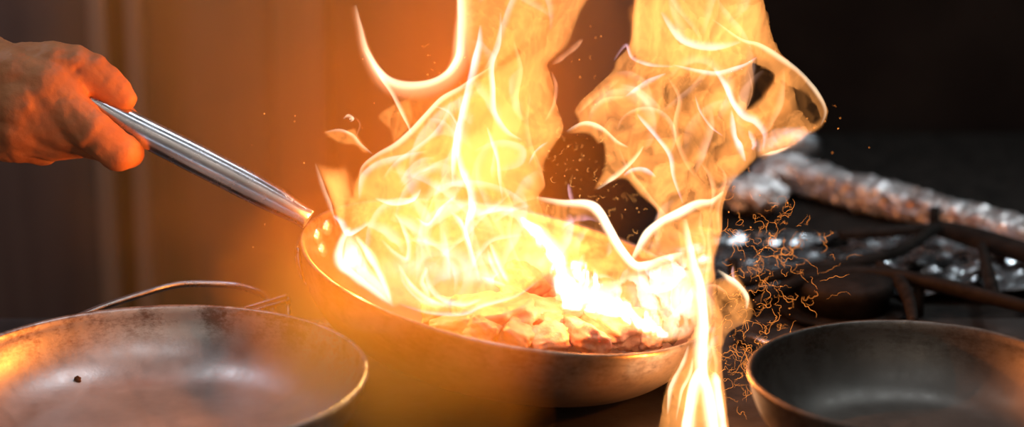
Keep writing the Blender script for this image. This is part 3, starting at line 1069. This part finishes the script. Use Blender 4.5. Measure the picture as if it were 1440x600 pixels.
# ---- left plume
pL = Plane(1.195, yaw=0.06)
fL = thing('flame', 'tall left flame plume billowing over the handle side of the pan', 'flame', at(640, 430, 1.19), group='flames on the pan')
BL = [(655, -50), (700, -60), (760, -60), (845, -50), (812, 30), (800, 62), (782, 80), (772, 92), (780, 118), (784, 145), (793, 172), (792, 188),
      (780, 208), (769, 225), (765, 243), (767, 262), (758, 278), (765, 300), (775, 330), (778, 355), (768, 378), (745, 400), (720, 416),
      (680, 429), (642, 442), (602, 440), (566, 427), (556, 429), (538, 416), (502, 390), (476, 376), (480, 340), (472, 302), (458, 264),
      (444, 229), (470, 232), (490, 229), (500, 250), (513, 228), (535, 214), (556, 202), (576, 185), (590, 166), (610, 142), (640, 127), (660, 112), (652, 60), (648, 0)]
flame_body('flame_body', BL, pL, fL, M['fl_body'], 0.034, 10,
           holes=[([(430, 205), (498, 210), (500, 238), (470, 246), (436, 240)], .85, 16), ([(464, 345), (560, 338), (782, 345), (782, 450), (464, 450)], .45, 24), ([(488, 228), (500, 232), (502, 255), (496, 276), (489, 258)], .75, 4), ([(612, 172), (624, 176), (622, 190), (612, 188)], .55, 4),
                  ([(696, 96), (728, 66), (734, 74), (712, 94)], .6, 4), ([(545, 236), (570, 222), (585, 212), (560, 232)], .5, 4),
                  ([(574, 246), (602, 252), (600, 272), (576, 268)], .35, 6), ([(668, 104), (682, 90), (684, 112), (672, 116)], .5, 4)],
           boosts=[([(640, 205), (683, 187), (713, 157), (730, 200), (727, 225), (690, 260), (650, 250)], 1.0, 14),
                   ([(500, 320), (560, 300), (640, 300), (660, 350), (600, 380), (520, 370)], .15, 20),
                   ([(700, 300), (760, 290), (772, 340), (740, 370), (700, 350)], .3, 16), ([(444, 226), (474, 230), (482, 270), (480, 310), (468, 300)], 1.2, 6), ([(505, 250), (560, 202), (640, 132), (690, 100), (770, 100), (780, 200), (740, 280), (600, 310), (510, 310)], .3, 14),
                   ([(470, 330), (560, 360), (700, 350), (770, 370), (740, 400), (640, 445), (560, 430), (490, 385)], .05, 14)],
           seed=11, base=0.72, var=0.62, ridge=0.55, rim=.2, floor_=0.3)
pS = Plane(1.105, px=620)
flame_body('flame_skirt', [(474, 350), (500, 330), (560, 326), (640, 330), (720, 330), (778, 340), (780, 372), (756, 394), (722, 416), (682, 430), (642, 443), (602, 441), (566, 428), (556, 431), (536, 418), (504, 393), (480, 380)],
           pS, fL, M['fl_body'], 0.036, 8, holes=[([(440, 310), (800, 310), (800, 352), (640, 372), (440, 360)], 1, 34), ([(640, 395), (672, 388), (690, 400), (660, 412)], .4, 8)], seed=17, base=.85, var=.7, ridge=.5, rim=.5, wave=.006, floor_=.35)
# a second, dimmer veil deeper in, wider at the left and up the middle
flame_body('flame_veil', [(560, 130), (600, 122), (650, 112), (700, 60), (700, -50), (790, -50), (790, 60), (770, 92), (782, 150), (790, 180), (765, 240), (770, 330), (740, 395), (660, 425), (560, 410), (490, 372), (478, 320), (500, 250), (540, 215)],
           Plane(1.225, yaw=-0.05), fL, M['fl_dim'], 0.022, 22, seed=31, base=.6, var=1.2, ridge=.5, rim=0, floor_=.1)
flame_body('flame_lick', [(530, 163), (547, 147), (573, 139), (581, 157), (578, 178), (564, 194), (553, 200), (546, 181)], pL, fL, M['fl_body'], 0.02, 8, seed=5, base=.55, var=.8, ridge=.6, rim=.3, wave=.004, step=.0009)
W = lambda pts, w, t, dep=-0.01, s=0, m='fl_wisp', tp=(1, 1), nm='flame_wisp', par=None, pl=None: wisp(nm, pts, pl or pL, par or fL, M[m], w, t, dep, s, tp)
# the loop that opens at the top
W([(500, 10), (506, 40), (514, 72), (528, 100), (546, 117), (572, 124), (604, 120), (630, 106), (645, 84), (649, 60), (650, 20), (648, -30)], 9, .0075, -0.01, 1, 'fl_ribbon', (1, 0), 'flame_loop')
W([(496, 10), (504, 44), (512, 74), (527, 104), (546, 122), (572, 130), (608, 126), (634, 112), (650, 86), (654, 60), (656, 20), (654, -30)], 16, .012, .004, 61, 'fl_soft', (1, 0), 'flame_loop')
W([(512, 70), (533, 103), (553, 133), (573, 173), (579, 190)], 4, .004, -.012, 2, 'fl_ribbon')
W([(507, 262), (510, 237), (530, 220), (557, 206), (580, 187), (597, 167), (620, 143), (647, 127), (668, 112), (690, 96)], 6, .005, -.008, 3, 'fl_ribbon')
W([(674, 40), (673, 62), (668, 92), (657, 137), (647, 177), (638, 225), (636, 262)], 8, .009, -.02, 4)
W([(702, 20), (700, 60), (688, 92), (690, 127), (691, 157), (699, 174), (714, 190), (732, 198)], 6, .007, -.016, 5)
W([(642, 200), (648, 232), (660, 264), (663, 294), (655, 322), (660, 345)], 7, .008, -.022, 6)
W([(634, 298), (646, 312), (655, 330), (664, 364), (674, 394)], 5, .007, 0, 7, pl=pS)
W([(683, 180), (690, 198), (697, 220), (700, 248), (704, 280)], 4, .005, -.022, 8)
W([(534, 336), (554, 356), (572, 366), (576, 346), (567, 316), (556, 300)], 4.5, .005, 0, 9, pl=pS)
W([(598, 374), (605, 400), (626, 420), (652, 427), (676, 420)], 5, .006, 0, 10, pl=pS)
W([(562, 372), (568, 398), (590, 421), (620, 434)], 3, .003, 0, 11, pl=pS)
W([(528, 278), (556, 285), (578, 280), (591, 266)], 5.5, .006, -.02, 12)
W([(584, 306), (602, 316), (622, 292), (640, 276)], 4, .0045, -.02, 13)
W([(560, 426), (602, 438), (650, 440), (680, 428), (726, 415), (756, 394)], 3.5, .0045, 0, 14, pl=pS)
W([(676, 390), (694, 397), (712, 402)], 5, .005, 0, 15, pl=pS)
W([(686, 350), (694, 372), (708, 398)], 4, .004, 0, 16, pl=pS)
W([(506, 280), (513, 250), (530, 234), (562, 224), (600, 214)], 7, .004, -.014, 17)
W([(470, 302), (482, 312), (492, 326), (520, 312)], 6, .008, -.012, 18)
W([(444, 230), (452, 258), (464, 290), (474, 318)], 4, .0022, -.006, 19, 'fl_ribbon')
W([(648, 300), (690, 296), (730, 280), (757, 276)], 6, .004, -.02, 20, 'fl_soft')
W([(742, 130), (738, 170), (744, 206), (756, 236), (764, 262)], 5, .005, -.012, 21, 'fl_soft')
W([(776, 100), (781, 122), (778, 150), (766, 172)], 4, .007, -.006, 22, 'fl_soft')
W([(820, 54), (800, 72), (776, 90)], 6, .006, -.004, 23, 'fl_soft')
W([(640, 226), (620, 260), (604, 300), (600, 340), (612, 372)], 5, .006, -.02, 24, 'fl_soft')
W([(700, 250), (716, 290), (712, 330), (724, 366), (742, 388)], 5, .006, -.018, 25, 'fl_soft')
W([(560, 320), (590, 338), (630, 340), (664, 330)], 5, .006, -.018, 26, 'fl_soft')
W([(720, 60), (728, 100), (722, 140), (732, 172)], 6, .008, -.012, 27, 'fl_soft')
W([(610, 150), (632, 160), (650, 186)], 3, .003, -.012, 28)
W([(665, 215), (700, 205), (728, 212), (722, 230), (690, 240)], 9, .006, -.026, 29, 'fl_faint')
W([(770, 200), (752, 214), (742, 232)], 3, .003, -.01, 30)
# blazing white foot of the left plume
flame_body('flame_root', [(488, 318), (478, 344), (474, 376), (508, 390), (538, 417), (556, 430), (548, 398), (528, 376), (508, 346)], Plane(1.115), fL, M['fl_pale'], 0.026, 18, seed=8, base=1.0, var=1.0, ridge=.5, rim=.1, warp=7, wave=.004, step=.001)
for q, w_, t_, sd in [([(492, 318), (480, 340), (476, 368), (496, 386), (520, 404), (548, 426)], 8, .012, 201), ([(500, 330), (520, 356), (536, 384), (552, 424)], 7, .010, 202),
                      ([(560, 372), (580, 404), (606, 424), (640, 432)], 5, .006, 203), ([(690, 340), (704, 372), (716, 398)], 5, .006, 204), ([(600, 376), (594, 396), (604, 418)], 5, .006, 205)]:
    wisp('flame_wisp', q, pS, fL, M['fl_ribbon'], w_, t_, -.004, sd)
# small detached curl above the plume's left shoulder
fS = thing('flame', 'small detached flame curl left of the tall plume', 'flame', at(490, 200, 1.19), group='flames on the pan')
flame_body('flame_body', [(455, 187), (472, 183), (486, 184), (500, 181), (505, 192), (520, 212), (512, 216), (500, 206), (484, 204), (468, 198)], pL, fS, M['fl_body'], 0.02, 6, seed=6, base=.7, var=.6, rim=.3, wave=.003, step=.0008)
W([(484, 168), (490, 163), (496, 168), (493, 172)], 3.5, .0035, -.004, 33, 'fl_ribbon', par=fS)
W([(496, 160), (506, 172), (504, 186), (500, 196)], 2.5, .002, -.002, 34, 'fl_soft', par=fS)
W([(458, 187), (478, 184), (494, 190), (506, 204), (524, 218)], 3.5, .003, -.004, 35, 'fl_ribbon', par=fS)

# ---- right plume
pR = Plane(1.215, yaw=-0.06)
fR = thing('flame', 'right flame plume curling out over the far rim and foil', 'flame', at(960, 300, 1.21), group='flames on the pan')
BR = [(900, -50), (980, -60), (1050, -40), (1082, 40), (1098, 78), (1130, 110), (1150, 133), (1162, 157), (1154, 178), (1131, 194), (1113, 207), (1090, 217),
      (1070, 221), (1060, 228), (1047, 241), (1030, 258), (1018, 288), (1016, 325), (1005, 364), (1004, 395), (985, 400), (960, 372), (925, 366), (900, 362), (899, 350), (911, 326),
      (924, 300), (898, 275), (880, 254), (858, 258), (838, 268), (850, 240), (852, 220), (849, 203), (842, 204), (834, 193), (822, 188),
      (797, 187), (812, 176), (812, 167), (807, 157), (817, 143), (840, 123), (860, 100), (865, 84), (882, 62), (888, 10)]
flame_body('flame_body', BR, pR, fR, M['fl_body'], 0.033, 9,
           holes=[([(1056, 86), (1084, 94), (1094, 106), (1076, 132), (1046, 160), (1056, 134), (1058, 110)], .97, 4),
                  ([(1113, 118), (1133, 128), (1151, 148), (1155, 164), (1143, 176), (1131, 170), (1118, 148)], .9, 5),
                  ([(1062, 186), (1070, 200), (1066, 222), (1060, 214)], .8, 4), ([(958, 130), (972, 134), (972, 166), (958, 160)], .5, 8),
                  ([(980, 118), (1004, 118), (1004, 136), (984, 132)], .45, 6), ([(862, 154), (886, 160), (888, 186), (866, 178)], .4, 8),
                  ([(905, 208), (918, 206), (920, 220), (908, 218)], .55, 4), ([(966, 190), (1008, 190), (1006, 230), (970, 226)], .35, 10),
                  ([(895, 76), (925, 80), (915, 88)], .4, 5), ([(1100, 118), (1110, 170), (1090, 200), (1070, 180)], .25, 10)],
           boosts=[([(890, 0), (1060, 0), (1042, 96), (1010, 104), (950, 94), (896, 76)], .8, 10), ([(1005, 110), (1040, 150), (1060, 180), (1040, 210), (1024, 170)], .5, 10)],
           seed=23, base=.78, var=1.0, ridge=.6, rim=.35, floor_=.34)
flame_body('flame_veil', [(890, -40), (1050, -40), (1085, 70), (1120, 110), (1110, 190), (1050, 230), (1010, 300), (1004, 380), (950, 350), (930, 300), (890, 250), (862, 240), (860, 190), (825, 170), (850, 120), (880, 70)],
           Plane(1.24, yaw=.05), fR, M['fl_dim'], 0.022, 22, holes=[([(1050, 80), (1096, 96), (1074, 140), (1040, 164)], .95, 8), ([(1110, 112), (1140, 130), (1150, 170), (1120, 170)], .95, 10)], seed=41, base=.5, var=1.3, ridge=.6, rim=0)
WR = lambda pts, w, t, dep=-0.012, s=0, m='fl_wisp', tp=(1, 1), nm='flame_wisp': wisp(nm, pts, pR, fR, M[m], w, t, dep, s, tp)
WR([(945, 94), (980, 102), (1010, 105), (1042, 96), (1062, 84)], 4.5, .006, -.012, 51)
WR([(1004, 96), (1012, 108), (1023, 124), (1033, 147), (1047, 163), (1062, 171), (1074, 190), (1070, 212)], 7, .008, -.014, 52)
WR([(1026, 156), (1030, 190), (1039, 210), (1046, 228)], 6, .008, -.014, 53)
WR([(1052, 184), (1060, 200), (1056, 212)], 5, .006, -.014, 54)
WR([(1000, 30), (1040, 58), (1066, 66), (1097, 86), (1123, 104), (1147, 130), (1160, 155), (1154, 176)], 5, .0045, -.006, 55, 'fl_ribbon', nm='flame_crest')
WR([(862, 86), (880, 64), (890, 82), (915, 93), (950, 95)], 4, .004, -.01, 56)
WR([(880, 138), (896, 128), (915, 116), (936, 106)], 5, .005, -.012, 57)
WR([(896, 160), (906, 172), (924, 194), (943, 220), (948, 252), (960, 286)], 5, .006, -.014, 58)
WR([(798, 187), (823, 176), (848, 184), (867, 200), (884, 208)], 4.5, .005, -.012, 59, 'fl_ribbon')
WR([(840, 266), (856, 254), (874, 240), (892, 222), (904, 206)], 5, .005, -.012, 60, 'fl_ribbon')
WR([(878, 248), (890, 240), (905, 240), (922, 250)], 5, .006, -.012, 61)
WR([(976, 136), (984, 158), (1000, 180), (1016, 192)], 2.5, .003, -.012, 62)
WR([(1050, 96), (1057, 123), (1052, 146), (1044, 158)], 2, .0035, -.004, 63, 'fl_soft')
WR([(812, 160), (830, 142), (852, 124), (872, 112)], 6, .005, -.006, 64, 'fl_soft')
WR([(830, 160), (850, 144), (880, 138)], 6, .006, -.008, 65, 'fl_soft')
WR([(940, 110), (956, 140), (950, 180), (962, 220), (980, 250)], 6, .008, -.01, 66, 'fl_soft')
WR([(1100, 100), (1096, 140), (1080, 176), (1060, 190)], 7, .006, -.004, 67, 'fl_soft')
WR([(1112, 206), (1090, 215), (1070, 219)], 4, .004, -.006, 68, 'fl_ribbon')
WR([(870, 210), (880, 236), (900, 262), (924, 292), (944, 312)], 5, .006, -.01, 69, 'fl_soft')
WR([(985, 230), (1000, 250), (1004, 280), (998, 300)], 5, .008, -.012, 70, 'fl_soft')
WR([(889, 366), (898, 350), (911, 329), (929, 313), (956, 300), (980, 288), (1000, 284), (1016, 270)], 8, .013, -.014, 71, 'fl_ribbon')
WR([(930, 20), (960, 56), (1000, 66), (1040, 60)], 8, .006, -.012, 72)
WR([(1006, 232), (1018, 250), (1008, 290), (1010, 330)], 4, .005, -.01, 73, 'fl_soft')

# ---- white fire running over the food
pP = Plane(1.145, yaw=0.0, px=860)
fP = thing('flame', 'white-hot flame sheet spreading over the meat in the pan', 'flame', at(860, 440, 1.16), group='flames on the pan')
BP = [(752, 276), (790, 281), (826, 284), (846, 300), (858, 328), (876, 356), (892, 372), (930, 362), (962, 352), (976, 384), (984, 430), (974, 470), (945, 481), (918, 482),
      (896, 466), (874, 452), (848, 452), (824, 440), (800, 437), (784, 426), (778, 402), (772, 376), (782, 350), (766, 322)]
flame_body('flame_body', BP, pP, fP, M['fl_body'], 0.028, 10, holes=[([(826, 300), (846, 310), (862, 345), (850, 366), (820, 350), (812, 320)], .75, 8)],
           boosts=[([(780, 380), (830, 410), (880, 420), (930, 460), (900, 470), (850, 440), (790, 424)], .8, 14)], seed=61, base=.6, var=.8, ridge=1.0, rim=.15, wave=.004, floor_=.12)


def splash(poly, seed, T0, th, plane=pP, sc=1.0):
    """blotchy blazing liquid fire: only the peaks of the noise glow"""
    return flame_body('flame_splash', poly, plane, fP, M['fl_hot'], T0, 10, seed=seed, base=th, var=3.4, ridge=1.1 * sc, rim=0, wave=.003, step=.001, warp=8)


splash([(770, 372), (792, 368), (812, 396), (850, 408), (884, 420), (920, 440), (944, 470), (918, 478), (890, 462), (860, 448), (826, 440), (800, 434), (782, 424)], 71, .007, .3)
splash([(730, 308), (760, 318), (784, 346), (800, 372), (786, 392), (772, 370), (752, 346)], 78, .006, .1)
splash([(800, 368), (830, 372), (850, 396), (836, 410), (806, 398)], 81, .006, .1)
flame_body('flame_veil', [(868, 392), (896, 378), (930, 368), (964, 358), (978, 400), (982, 440), (970, 470), (930, 476), (890, 450), (860, 440), (820, 436), (790, 424), (782, 392), (800, 372), (830, 392)],
           Plane(1.14, px=860), fP, M['fl_pale'], 0.020, 16, seed=77, base=.5, var=1.3, ridge=.9, rim=.1, wave=.004, step=.001)
WP = lambda pts, w, t, dep=-0.008, s=0, m='fl_wisp', tp=(1, 1), nm='flame_wisp': wisp(nm, pts, pP, fP, M[m], w, t, dep, s, tp)
WP([(754, 279), (790, 286), (824, 288), (840, 298), (854, 322), (871, 351), (892, 374), (912, 373), (935, 364), (962, 357)], 10, .015, -.008, 81, 'fl_ribbon', nm='flame_ribbon')
WP([(734, 314), (754, 320), (768, 334), (784, 352), (790, 380), (785, 424)], 14, .014, -.008, 82, 'fl_ribbon', nm='flame_ribbon')
WP([(790, 404), (821, 419), (836, 428), (871, 430), (893, 450), (920, 464), (928, 478)], 9, .008, -.01, 83)
WP([(896, 374), (905, 398), (924, 404), (944, 394), (962, 362)], 8, .006, -.01, 84)
WP([(940, 448), (958, 436), (968, 418), (974, 400)], 7, .007, -.01, 85)
WP([(800, 258), (802, 272), (806, 286)], 4, .004, -.006, 86)
WP([(800, 300), (796, 330), (788, 356)], 10, .004, -.006, 87)
WP([(905, 372), (918, 386), (930, 372)], 6, .006, -.008, 88)

# ---- fire falling over the right rim
pC = Plane(1.135, yaw=-.03, px=985)
fC = thing('flame', 'flame column spilling down over the right rim of the pan', 'flame', at(985, 520, 1.13), group='flames on the pan')
BC = [(955, 318), (972, 300), (1000, 292), (1014, 300), (1015, 330), (1004, 366), (1007, 390), (1010, 420), (1018, 450), (1014, 480), (1014, 510), (1018, 545), (1026, 600), (1030, 640), (930, 640), (930, 580), (938, 540),
      (954, 512), (968, 486), (976, 470), (972, 440), (966, 400), (958, 356)]
flame_body('flame_body', BC, pC, fC, M['fl_body'], 0.030, 9, boosts=[([(968, 480), (1016, 470), (1022, 560), (1024, 620), (944, 620), (950, 540)], .9, 12)], holes=[([(944, 548), (956, 516), (966, 500), (962, 520), (952, 548)], .6, 5), ([(996, 440), (1004, 450), (1002, 486), (996, 480)], .45, 5)],
           seed=91, base=.62, var=.8, ridge=.8, rim=.3, wave=.006, floor_=.2)
flame_body('flame_lobe', [(1002, 402), (1014, 390), (1027, 388), (1031, 371), (1039, 386), (1052, 408), (1060, 436), (1054, 454), (1040, 460), (1026, 470), (1016, 490), (1006, 470)], Plane(1.15, yaw=-.05, px=1030), fC, M['fl_body'], 0.030, 10,
           holes=[([(1012, 420), (1026, 412), (1032, 430), (1018, 450)], .55, 6)], seed=95, base=.5, var=.9, ridge=.4, rim=.25, wave=.006)
WC = lambda pts, w, t, dep=-0.008, s=0, m='fl_wisp', tp=(1, 1), nm='flame_wisp': wisp(nm, pts, pC, fC, M[m], w, t, dep, s, tp)
WC([(962, 308), (967, 340), (972, 372), (981, 410), (984, 455), (982, 492), (984, 520), (992, 552), (1000, 610)], 12, .015, -.006, 101, tp=(1, 0), m='fl_ribbon', nm='flame_core')
WC([(982, 516), (978, 540), (970, 580), (966, 620)], 12, .014, -.008, 102, 'fl_ribbon', tp=(1, 0))
WC([(1000, 520), (1004, 548), (1012, 600)], 9, .012, -.008, 103, 'fl_ribbon', tp=(1, 0))
WC([(968, 484), (962, 504), (950, 526), (942, 548), (938, 580)], 4.5, .006, -.006, 104, 'fl_ribbon')
WC([(972, 500), (968, 522), (958, 548), (950, 590)], 3.5, .005, -.006, 105, 'fl_ribbon')
WC([(1000, 300), (996, 330), (1000, 360), (994, 400), (1000, 440), (994, 480), (1000, 520)], 4, .008, -.004, 106, 'fl_soft')
WC([(1010, 380), (1026, 392), (1042, 404), (1052, 420), (1052, 436)], 5.5, .007, .012, 107, 'fl_ribbon')
WC([(1032, 374), (1034, 388), (1042, 398)], 3, .004, .012, 108)
WC([(990, 404), (1006, 402), (1024, 414)], 3, .005, .004, 109, 'fl_soft')
WC([(1008, 452), (1004, 480), (1008, 512), (1004, 540)], 4, .008, 0, 110, 'fl_soft')
WC([(986, 296), (984, 320), (990, 344), (986, 372)], 4, .007, -.004, 111, 'fl_soft')

# faint folds all through the plumes


def folds(poly, pl, par, n, seed, m='fl_faint', t=(.003, .007), w=(5, 13), L=(60, 170), up=math.pi / 2):
    rg = random.Random(seed)
    P = np.array(poly, float)
    lo, hi = P.min(0), P.max(0)
    k = 0
    while k < n:
        x, y = rg.uniform(lo[0], hi[0]), rg.uniform(max(lo[1], -20), min(hi[1], 560))
        if poly_dist(poly, np.array([x]), np.array([y]))[0] < 12: continue
        ln = rg.uniform(*L); a = up + rg.gauss(0, .5); bend = rg.gauss(0, .012)
        pts = [(x, y)]
        for i in range(9):
            f = float(fbm(pts[-1][0] / 60 + seed, pts[-1][1] / 60, seed, 3)) - .5
            a += bend * ln / 9 + f * .7
            q = (pts[-1][0] + math.cos(a) * ln / 9, pts[-1][1] - math.sin(a) * ln / 9)
            if poly_dist(poly, np.array([q[0]]), np.array([q[1]]))[0] < 5: break
            pts.append(q)
        if len(pts) < 5: continue
        k += 1
        wisp('flame_fold', pts, pl, par, M[m], rg.uniform(*w), rg.uniform(*t), rg.uniform(-.03, .02), rg.randint(0, 999))


folds(BL, pL, fL, 34, 5)
folds([(500, 300), (520, 250), (600, 210), (700, 190), (740, 240), (760, 300), (740, 380), (660, 420), (560, 410), (500, 370)], pL, fL, 16, 6, t=(.004, .009))
folds(BR, pR, fR, 20, 8, m='fl_fold_warm')
folds(BC, pC, fC, 9, 9, L=(60, 120), w=(4, 8))
folds(BP, pP, fP, 8, 10, L=(40, 90), w=(4, 9))

# ------------------------------------------------------------------ embers: spark light trails built as curly glowing threads, and specks


def embers(name, label, zones, n_curl, n_spark, seed, m):
    rg = random.Random(seed)
    o0 = at(*zones[0][:2], zones[0][4])
    V, Fc = [], []
    for k in range(n_curl + n_spark):
        z = zones[k % len(zones)]
        px = rg.gauss(0, 1) * z[2] * .5 + z[0]; py = rg.gauss(0, 1) * z[3] * .5 + z[1]
        d = z[4] + rg.uniform(-.03, .04)
        p = at(px, py, d)
        if k < n_curl:
            a = rg.uniform(0, 6.28); L = rg.uniform(6, 40) * PX * z[5]; n = rg.randint(6, 12)
            P = [p]
            for i in range(n):
                a += rg.gauss(0, .75)
                P.append(P[-1] + RT * (math.cos(a) * L / n) + Vector((0, 0, math.sin(a) * L / n)) + Vector((0, rg.uniform(-1, 1) * L / n * .6, 0)))
            C = catmull([tuple(q) for q in P], 4)
            r0 = rg.uniform(.1, .27) * PX
            rr = [r0 * (0.25 + 0.75 * math.sin(math.pi * (i + .5) / len(C))) for i in range(len(C))]
            v, f = tube_vf([Vector(c) - o0 for c in C], rr, 5, off=len(V))
        else:
            r0 = rg.uniform(.4, 1.1) * PX
            q = Vector((rg.uniform(-1, 1), rg.uniform(-1, 1), rg.uniform(-1, 1))).normalized() * r0
            v, f = tube_vf([p - o0 - q, p - o0 - q * .5, p - o0 + q * .5, p - o0 + q], [r0 * .3, r0 * .8, r0 * .8, r0 * .3], 6, off=len(V))
        V += v; Fc += f
    o = mesh_obj(name, V, Fc, m)
    o.location = o0
    return tag(o, label, 'embers', kind='stuff')


embers('embers', 'curly glowing spark trails swirling right of the spilling flame', [(1050, 420, 60, 120, 1.17, 1.0), (1046, 500, 44, 60, 1.15, .9), (1070, 320, 70, 60, 1.2, .9), (1100, 400, 80, 80, 1.2, 1.2)], 250, 80, 3, M['ember'])
embers('embers', 'small bright ember flecks in dark gap between the two plumes', [(806, 236, 50, 60, 1.22, .45), (820, 222, 50, 60, 1.24, .4), (870, 290, 46, 50, 1.24, .5)], 60, 40, 9, M['ember_mid'])
embers('embers', 'few faint sparks drifting in brown haze left of the plume', [(440, 190, 120, 120, 1.2, .3), (590, 90, 60, 40, 1.22, .6), (830, 130, 60, 100, 1.24, .3), (1160, 200, 90, 80, 1.24, .5)], 14, 46, 12, M['ember'])

# ------------------------------------------------------------------ smoke haze lit by the fire, and haze standing in for its glow


def haze(label, poly, d, m, T0, edge, seed):
    """a bank of haze: thick in the middle, thinning out to nothing at its edges"""
    t = thing('haze', label, 'haze', at(*poly[0], d))
    o = flame_body('haze_bank', poly, Plane(d), t, m, T0, edge, seed=seed, base=1, var=0, ridge=0, rim=0, wave=.02, step=.006, warp=30, tmin=6e-4)
    return tag(t, kind='stuff')


haze('wide thin orange smoke haze around the pan and handle', [(40, -300), (860, -300), (960, 60), (920, 420), (800, 720), (200, 720), (60, 400)], 1.30, M['haze'], .10, 330, 2)
haze('denser orange haze standing in for fire glow over the near left rim of the flaming pan',
     [(300, 330), (420, 250), (560, 300), (760, 410), (800, 500), (740, 660), (420, 700), (290, 560)], 1.055, M['glow_haze'], .06, 170, 14)

# ------------------------------------------------------------------ lights
def point(name, p, col, e, r=0.0015):
    l = bpy.data.lights.new(name, 'POINT'); l.color = col; l.energy = e; l.shadow_soft_size = r
    o = bpy.data.objects.new(name, l); COL.objects.link(o); o.location = p
    return o


FCOL = (1.0, 0.27, 0.035)
for i, (px, py, d, e) in enumerate([(472, 303, 1.165, .5), (506, 372, 1.12, .3), (650, 260, 1.19, .35), (690, 130, 1.19, 1.0), (1033, 150, 1.21, .3), (850, 400, 1.14, .3), (984, 520, 1.105, .22)]):
    point('fire_light', at(px, py, d), FCOL, e * 1.1)


def area(name, loc, target, sx, sy, col, e):
    l = bpy.data.lights.new(name, 'AREA'); l.shape = 'RECTANGLE'; l.size = sx; l.size_y = sy; l.color = col; l.energy = e
    o = bpy.data.objects.new(name, l); COL.objects.link(o); o.location = loc
    o.rotation_mode = 'QUATERNION'
    o.rotation_quaternion = (Vector(target) - Vector(loc)).to_track_quat('-Z', 'Y')
    return o


# added fill lights: low cool one for handle highlights, strip brightening the front wall
area('low_fill', (-0.35, -1.15, 0.55), (-0.35, 1, 0.95), 1.1, 0.22, (0.7, 0.82, 1.0), 2.2)
area('front_wall_fill', (0, -0.75, 2.45), (0, -1.2, 1.5), 2.6, 0.12, (1.0, 0.9, 0.8), 14)
area('left_wall_fill', (-0.72, 1.5, 1.5), (-0.5, 1.85, 0.9), 0.25, 0.1, (0.7, 0.7, 1.0), 0.9)  # added cool fill to lift the far left wall
area('foil_fill', (0.62, 1.45, 1.75), (0.36, 1.45, .9), 0.25, 0.12, (0.8, 0.92, 1.0), 0.45).data.spread = 1.1  # added cool fill that brightens the foil and its glints
# two ceiling strip lamps of the kitchen
area('ceiling_lamp', (-0.75, 1.55, 2.4), (-0.3, 1.1, .9), 0.17, 0.17, (0.85, 0.93, 1.0), 2)
area('ceiling_lamp', (0.35, 1.5, 2.4), (-0.1, 1.1, .9), 0.17, 0.17, (0.8, 0.9, 1.0), 3)
area('ceiling_lamp', (0.1, 0.4, 2.5), (0.1, 1.2, .9), 1.0, 0.12, (0.88, 0.94, 1.0), 3)

w = bpy.data.worlds.new('world'); SC.world = w
w.use_nodes = True
w.node_tree.nodes['Background'].inputs['Color'].default_value = (0.5, 0.6, 0.8, 1)
w.node_tree.nodes['Background'].inputs['Strength'].default_value = 0.0
